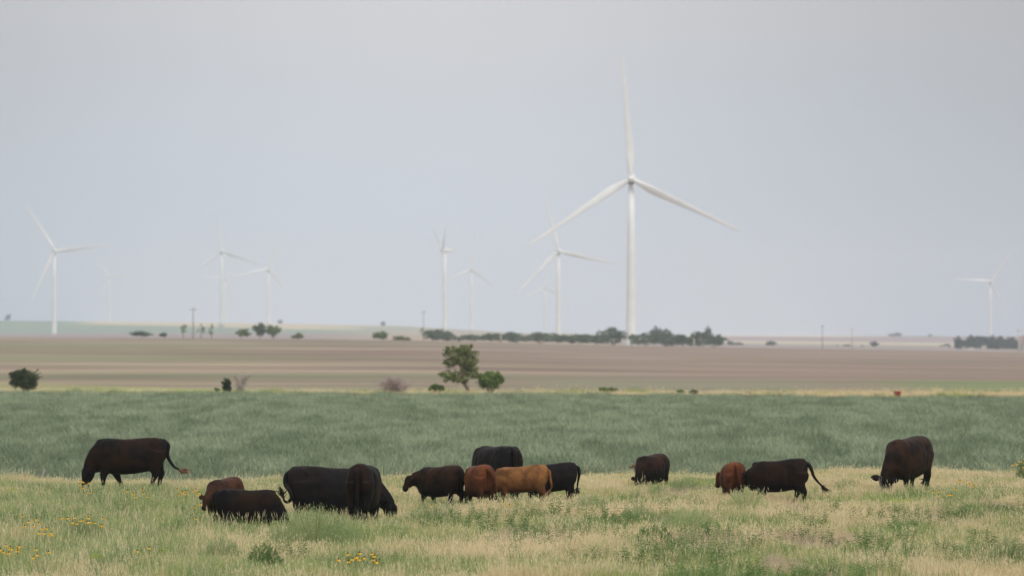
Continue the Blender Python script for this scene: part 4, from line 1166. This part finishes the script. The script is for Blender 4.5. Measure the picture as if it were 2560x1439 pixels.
# meadow
n = 66000
X, Y = field_points(n, 92, 181, 1660)
keep = np.ones(n, bool)
for (bpx, btop, bbase, bw, *_r) in fb:
    bX, bY = foot(bpx, bbase)
    hw_ = bw / F * bY / 2
    q_ = ((X - bX) / hw_) ** 2 + ((Y - bY) / (hw_ * .8)) ** 2
    keep &= ~((q_ < .8) & (rs.rand(n) < .85))
    # short grass just in front of it so that its foot shows
    keep &= ~((np.abs(X - bX) < hw_ * .8) & (Y < bY) & (Y > bY - 2.2 - hw_ * .8) & (rs.rand(n) < .45))
X = X[keep]; Y = Y[keep]; n = len(X)
dry = pasture_map(X, Y)
p_ = px_of(X, Y)
r_ = rs.rand(n)
idx = np.where(r_ < dry, rs.randint(0, 4, n), np.where(rs.rand(n) < np.clip(.75 - (p_ - 300) / 2600, .2, .8), rs.randint(8, 12, n), rs.randint(4, 8, n)))
# seed heads: thick in front of the low calf and the long cow, scattered on the left
d1 = np.exp(-(((p_ - 780) / 230) ** 2) - ((Y - 115.5) / 3.0) ** 2) * .22
d2 = np.exp(-(((p_ - 330) / 260) ** 2) - ((Y - 108) / 8.0) ** 2) * .16
tall = rs.rand(n) < d1 + d2 + .006
idx = np.where(tall, rs.randint(12, 14, n), idx)
# mauve patches
mv = sstep(fnoise(X / 1.6 + 40, Y / 5 + 3, 2), .62, .74) * sstep(p_, 700, 1400)
idx = np.where(rs.rand(n) < mv * .8, rs.randint(17, 19, n), idx)
# small leafy weeds
wd_ = sstep(fnoise(X / 1.5 + 80, Y / 5 + 13, 3), .50, .66) * np.interp(p_, [0, 700, 1300, 2600], [.06, .10, .2, .26]) * sstep(Y, 150, 120)
idx = np.where(rs.rand(n) < wd_, rs.randint(14, 17, n), idx)
tint = np.clip(fnoise(X / 1.2 + 60, Y / 3 + 9, 3) * 1.9 - .5 + rs.randn(n) * .25, 0, 1)
hvar = .45 + 1.0 * fnoise(X / 1.4 + 20, Y / 3.2 + 9, 3)
hvar *= np.interp(Y, [90, 120, 150, 175], [1.1, 1.05, .82, .62]) * (1 + .5 * (fnoise(X / .8 + 3, Y / 9, 2) - .5) * (Y > 150))
scl = np.stack([np.full(n, 1.15), np.full(n, 1.15), hvar * (1 + .2 * rs.randn(n)).clip(.6, 1.5)], 1)
scl[tall] = 1.0
Z = ground(X, Y)
rot = np.stack([rs.randn(n) * .06, rs.randn(n) * .06, rs.rand(n) * 6.28], 1)
g = gn_scatter('meadow_grass', np.stack([X, Y, Z], 1), rot, scl, idx, tint, cg)

# crop: tall blue-green forage beyond the pasture
cc = bpy.data.collections.new('crop_sources')
for k in range(4):
    V, Fa, mi = blades(rg, 44, .62, .34, .030, .75, None)
    src(cc, 'c%02d_forage' % k, V, Fa, [B_CROP], mi)
n = 61000
X, Y = field_points(n, 181, 452, 1660)
edge = np.interp(px_of(X, Y), [-300, 0, 1280, 1900, 2000, 2560, 3000], [452, 450, 440, 432, 424, 420, 418])
k_ = Y < edge
X = X[k_]; Y = Y[k_]; n = len(X)
big = fnoise(X / 1.1 + 3, Y / 11 + 5, 3)
tint = np.clip((big - .5) * 2.1 + np.interp(Y, [180, 230, 330, 450], [.20, .35, .55, .65]) + rs.randn(n) * .36, 0, 1)  # nearer plants tinted darker, standing in for the shade between them
hv_ = (.45 + .95 * fnoise(X / 1.1 + 13, Y / 3.0 + 5, 3)) * (1 + .15 * rs.randn(n)).clip(.6, 1.5)
scl = np.stack([np.full(n, 1.35), np.full(n, 1.35), hv_], 1)
rot = np.stack([rs.randn(n) * .1, rs.randn(n) * .1, rs.rand(n) * 6.28], 1)
gn_scatter('forage_crop', np.stack([X, Y, ground(X, Y)], 1), rot, scl, rs.randint(0, 4, n), tint, cc)

# dry verge and weeds behind the crop
n = 6000
X = (rs.rand(n) * 2 - 1) * 1660 / F * 455; Y = 440 + rs.rand(n) * 26
k_ = ~((np.abs(X - (2243 - 1280) / F * 457) < 1.3) & (Y < 458))
X = X[k_]; Y = Y[k_]; n = len(X)
nn_ = fnoise(X / 5 + 3, Y / 8 + 5, 2)
idx = np.where(nn_ > np.where(px_of(X, Y) > 1000, .66, .5), rs.randint(4, 8, n), rs.randint(0, 4, n))
gn_scatter('verge_grass', np.stack([X, Y, ground(X, Y)], 1), np.stack([0 * X, 0 * X, rs.rand(n) * 6.28], 1),
           np.stack([np.full(n, 2.2), np.full(n, 2.2), .8 + 1.3 * rs.rand(n) * nn_ * 2], 1), idx, rs.rand(n), cg)

# big single bushes in the meadow
def feathery(px, top, base, wpx, label, mat, seed, n=2600, kind='feathery', name='bush', cat='bush'):
    rg = random.Random(seed)
    X, Y = foot(px, base)
    s = F / Y
    hgt = (base - top) / s + .12; w = wpx / s / 2
    root = thing(name, label, cat, (X, Y, gz(X, Y)), 0, 'bushes growing in the meadow')
    V = []; Fa = []; mi = []
    for i in range(n):
        a = rg.uniform(0, 2 * math.pi); r = math.sqrt(rg.random())
        lump = .72 + .28 * math.sin(a * 3 + seed) * math.cos(a * 5 + seed * 2)
        ph = rg.random() ** .7
        top_h = hgt * math.sqrt(max(0.02, 1 - (r * r) * .85)) * (.8 + .2 * math.sin(r * 9 + a * 4 + seed))
        z = top_h * (ph if rg.random() < .75 else rg.uniform(.85, 1.08))
        p = Vector((math.cos(a) * r * w * (lump + .2), math.sin(a) * r * w * .8, z))
        if kind == 'leafy':
            L = rg.uniform(.05, .10); lw = .02
        elif kind == 'lime':
            L = rg.uniform(.06, .12); lw = .008
        else:
            L = rg.uniform(.04, .10); lw = .007
        dr = Vector((math.cos(a) * r * .6 + rg.gauss(0, .45), math.sin(a) * r * .6 + rg.gauss(0, .45), rg.uniform(.2, 1.0))).normalized()
        sd_ = dr.cross(Vector((rg.gauss(0, 1), rg.gauss(0, 1), .3))).normalized() * lw
        i0 = len(V)
        V += [p - dr * L * .5, p + sd_ * .5, p + dr * L * .5, p - sd_ * .5]; Fa.append((i0, i0 + 1, i0 + 2, i0 + 3))
    obj('foliage', mesh('foliage', V, Fa), mat, root)
    V = []; Fa = []
    for i in range(9):
        a = rg.uniform(0, 2 * math.pi); r = rg.uniform(.2, .8)
        tube(V, Fa, wander((0, 0, -.02), (math.cos(a) * r * w, math.sin(a) * r * w * .8, hgt * rg.uniform(.6, .95)), 3, .02, rg), [.010, .008, .006, .003], 4)
    obj('stem', mesh('stem', V, Fa), m_stem, root)
    return root
m_stem, nt, b = new_mat('weed_stem', 0.8); b.inputs['Base Color'].default_value = (0.2, 0.19, 0.09, 1)
for i, (px, top, base, w, lab, mt, n, kind) in enumerate(fb):
    feathery(px, top, base, w, lab, mt, i + 3, n, kind)

# leafy weeds standing out of the straw (right half of the meadow)
wm = []
rgw = random.Random(21)
for k in range(6):
    V, Fa, mi = weed_mesh(rgw, 6 + k % 3, .42, .085, .022, .16, 22)
    me = mesh('leafy_weed', V, Fa); me.materials.append(B_LEAF); wm.append(me)
weeds = [(2140, 1396), (2173, 1400), (2200, 1392), (2230, 1408), (2266, 1352), (2300, 1345), (2330, 1338), (2260, 1375), (2290, 1370), (2315, 1365), (2378, 1350), (2400, 1362), (2430, 1375), (2455, 1372),
         (2040, 1345), (2065, 1380), (1975, 1348), (2000, 1372), (2022, 1376), (1945, 1375), (1920, 1360), (1905, 1345), (1990, 1330), (2035, 1300), (2082, 1300), (1955, 1300), (1985, 1310),
         (2150, 1318), (2185, 1322), (2210, 1325), (2247, 1310), (2276, 1318), (2310, 1322), (2347, 1318), (2380, 1315), (2400, 1322), (2445, 1318), (2470, 1305), (2540, 1320), (2555, 1300),
         (2350, 1400), (2372, 1405), (2400, 1410), (2440, 1404), (2468, 1400), (2420, 1424), (2160, 1428), (2130, 1422), (2250, 1434), (2190, 1434),
         (1880, 1390), (1840, 1380), (1860, 1362), (1820, 1350), (1790, 1372), (1760, 1362), (1730, 1376), (1690, 1388), (1655, 1400), (1620, 1410), (1580, 1385), (1550, 1375), (1520, 1365),
         (1505, 1312), (1530, 1322), (1560, 1332), (1485, 1330), (1440, 1305), (1400, 1310), (1360, 1322), (1328, 1312), (1300, 1340), (1260, 1330), (1225, 1345), (1205, 1318),
         (1150, 1330), (1120, 1345), (1075, 1340), (1050, 1322), (1350, 1372), (1310, 1385), (1400, 1392), (1440, 1380), (1000, 1350), (980, 1372), (700, 1400), (740, 1415), (640, 1325), (625, 1345),
         (1570, 1428), (1612, 1436), (1500, 1420), (1450, 1430), (1800, 1430), (1850, 1420)]
for i, (px, row) in enumerate(weeds):
    X, Y = foot(px + rgw.uniform(-6, 6), row)
    s = rgw.uniform(.7, 1.2)
    where = next(w for lim, w in [(780, 'left of the widest feathery bush'), (1020, 'right of the widest feathery bush'), (1140, 'below the dark brown calf'), (1280, 'below the reddish and tan calves'),
                                  (1420, 'below the black calf'), (1540, 'left of the hazy blue-green bush'), (1680, 'around the dark leafy bush'), (1800, 'below the hazy blue-green bush'),
                                  (1900, 'below the yellow-green bush'), (2000, 'below the cow with stretched tail'), (2110, 'lower right of the stretched tail'), (2220, 'below the large cow head'),
                                  (2340, 'below the large cow body'), (2450, 'below the right coneflower bush'), (9999, 'close to the right edge')] if px < lim)
    rowd = 'in the front row' if row > 1402 else 'in the middle rows' if row > 1342 else 'in the back row'
    q = ('tall' if s > .95 else 'low') + ' leafy green weed ' + rowd + ' ' + where
    o = obj('leafy_weed', wm[i % 6], None, None, (X, Y, gz(X, Y)), label=q, category='weed', group='leafy green weeds standing out of the pale grass')
    o.scale = (s * 1.3, s * 1.3, s * 1.22)
    o.rotation_euler = (0, 0, rgw.uniform(0, 6.28))

# yellow coneflowers
m_pet, nt, b = new_mat('yellow_petals', 0.6); b.inputs['Base Color'].default_value = (0.80, 0.45, 0.015, 1)
m_cone, nt, b = new_mat('dark_cone', 0.8); b.inputs['Base Color'].default_value = (0.10, 0.06, 0.02, 1)
def flower_mesh(rg, h=.5):
    V = []; Fa = []; mi = []
    lean = Vector((rg.uniform(-.06, .06), rg.uniform(-.06, .06), 0))
    tube(V, Fa, [(0, 0, -.02), tuple(lean * .5 + Vector((0, 0, h * .5))), tuple(lean + Vector((0, 0, h)))], [.004, .004, .003], 4)
    mi += [0] * len(Fa)
    c = lean + Vector((0, 0, h))
    for k in range(7):
        a = 2 * math.pi * k / 7 + rg.uniform(-.2, .2)
        d = Vector((math.cos(a), math.sin(a), 0)); s = Vector((-math.sin(a), math.cos(a), 0)) * .011
        i = len(V)
        V += [c + d * .008 + s * .5, c + d * .032 - Vector((0, 0, .010)) + s, c + d * .042 - Vector((0, 0, .036)), c + d * .032 - Vector((0, 0, .010)) - s, c + d * .008 - s * .5]
        Fa.append((i, i + 1, i + 2, i + 3, i + 4)); mi.append(1)
    n0 = len(Fa)
    tube(V, Fa, [tuple(c - Vector((0, 0, .005))), tuple(c + Vector((0, 0, .014))), tuple(c + Vector((0, 0, .034)))], [.012, .012, .005], 6)
    mi += [2] * (len(Fa) - n0)
    me = mesh('coneflower', V, Fa, False, mi)
    for m in (m_stem, m_pet, m_cone):
        me.materials.append(m)
    return me
fm = [flower_mesh(rgw) for _ in range(5)]
CL = [('at the bottom left corner', [(22, 1362), (38, 1375), (27, 1371), (3, 1378), (44, 1364), (50, 1370), (10, 1372), (25, 1381), (34, 1366), (90, 1372), (112, 1378), (100, 1385), (75, 1392)]),
      ('in the loose row above the bottom left corner', [(86, 1297), (78, 1303), (82, 1313), (70, 1313), (92, 1307), (100, 1320), (109, 1319), (100, 1331), (112, 1331), (126, 1331), (133, 1336), (57, 1288)]),
      ('on top of the dark green bush at the left', [(172, 1294), (183, 1304), (191, 1292), (198, 1300), (210, 1304), (219, 1287), (225, 1293), (226, 1303), (240, 1305), (254, 1294), (263, 1312), (195, 1307), (207, 1299), (155, 1294)]),
      ('in front of the head of the cow at the far left', [(196, 1201), (212, 1203), (224, 1206), (205, 1210), (221, 1230), (214, 1218)]),
      ('below the hind legs of the cow at the far left', [(352, 1222), (363, 1232), (371, 1240), (335, 1234), (318, 1226), (342, 1241)]),
      ('between the cow at the far left and the brown calf', [(440, 1222), (448, 1227), (455, 1231), (462, 1227), (470, 1233), (478, 1227), (486, 1223), (492, 1236), (498, 1243), (503, 1231), (509, 1236), (440, 1236), (503, 1259), (487, 1266)]),
      ('alone in the grass left of the low black calf', [(485, 1295), (373, 1368), (352, 1376)]),
      ('at the bottom below the long black cow', [(868, 1384), (891, 1381), (894, 1390), (886, 1393), (873, 1396), (902, 1393), (906, 1397), (928, 1382), (932, 1388), (929, 1397), (933, 1403), (854, 1397), (865, 1402)]),
      ('right of the large dark brown cow', [(2336, 1228), (2384, 1221), (2366, 1235), (2372, 1236), (2345, 1237), (2353, 1227), (2395, 1200), (2415, 1203), (2432, 1206), (2440, 1214), (2402, 1201), (2420, 1209)]),
      ('at the right edge of the pasture', [(2535, 1160), (2548, 1158), (2553, 1166), (2557, 1155), (2551, 1151)]),
      ('in front of the dark brown and tan calves', [(1085, 1258), (1078, 1263), (1258, 1256), (1270, 1262)]),
      ('beside the lone dark calf', [(1575, 1203), (1553, 1183)])]
for wh, pts in CL:
    lab = 'yellow coneflower ' + wh
    ext = {}
    for wd2, key in (('leftmost', lambda q: q[0]), ('rightmost', lambda q: -q[0]), ('highest', lambda q: q[1]), ('lowest', lambda q: -q[1])):
        left_ = [q for q in pts if q not in ext]
        if left_ and len(pts) > 2:
            ext[min(left_, key=key)] = wd2
    for (px, row) in pts:
        hh = .5 * rgw.uniform(.85, 1.15)
        z0 = 0.0
        for _ in range(3):
            Y = (H - hh - z0) * F / (row - YH); X = (px - 1280) / F * Y; z0 = gz(X, Y)
        if wh == 'at the right edge of the pasture':
            Y = 151.0; X = (px - 1280) / F * Y; z0 = gz(X, Y); hh = rowz(row, Y) - z0
        o = obj('coneflower', fm[rgw.randint(0, 4)], None, None, (X, Y, z0), label=(ext.get((px, row), '') + ' ' + lab).strip(), category='flower', group='yellow coneflowers ' + wh)
        o.scale = (1.0, 1.0, hh / .5)
        o.rotation_euler = (0, 0, rgw.uniform(0, 6.28))

# dead forked stems in the foreground
def twig(px, row, path, label, r=.008, mat=None):
    X, Y = foot(px, row); s = F / Y
    root = thing('dead_weed', label, 'dead weed', (X, Y, gz(X, Y)))
    for pts in path:
        V = []; Fa = []
        P_ = [((a - px) / s, 0.02 * i, (row - b_) / s) for i, (a, b_) in enumerate(pts)]
        tube(V, Fa, P_, [r * (1 - .6 * i / len(P_)) for i in range(len(P_))], 5)
        obj('branch', mesh('branch', V, Fa, True), mat or m_dead, root)
twig(1122, 1332, [[(1122, 1332), (1112, 1300), (1110, 1284), (1098, 1262), (1090, 1243)], [(1111, 1288), (1118, 1270), (1124, 1250), (1130, 1240)]], 'pale forked dead stem standing in front of the dark brown calf')
twig(1012, 1278, [[(1012, 1278), (1018, 1262), (1022, 1240), (1023, 1218)]], 'thin curved dead stem below the muzzle of the dark brown calf', .006)
twig(2206, 1252, [[(2206, 1252), (2203, 1225), (2202, 1205), (2204, 1190)], [(2197, 1250), (2197, 1225), (2198, 1192)]], 'two thin pale stems in front of the head of the large dark brown cow', .006)
twig(1708, 1252, [[(1708, 1252), (1709, 1235), (1706, 1215)], [(1709, 1236), (1713, 1216)]], 'short pale dead stem in front of the rounded green bush', .009)
twig(1600, 1240, [[(1600, 1240), (1604, 1210), (1607, 1176)]], 'thin stem in front of the lone dark calf', .005, m_stem)
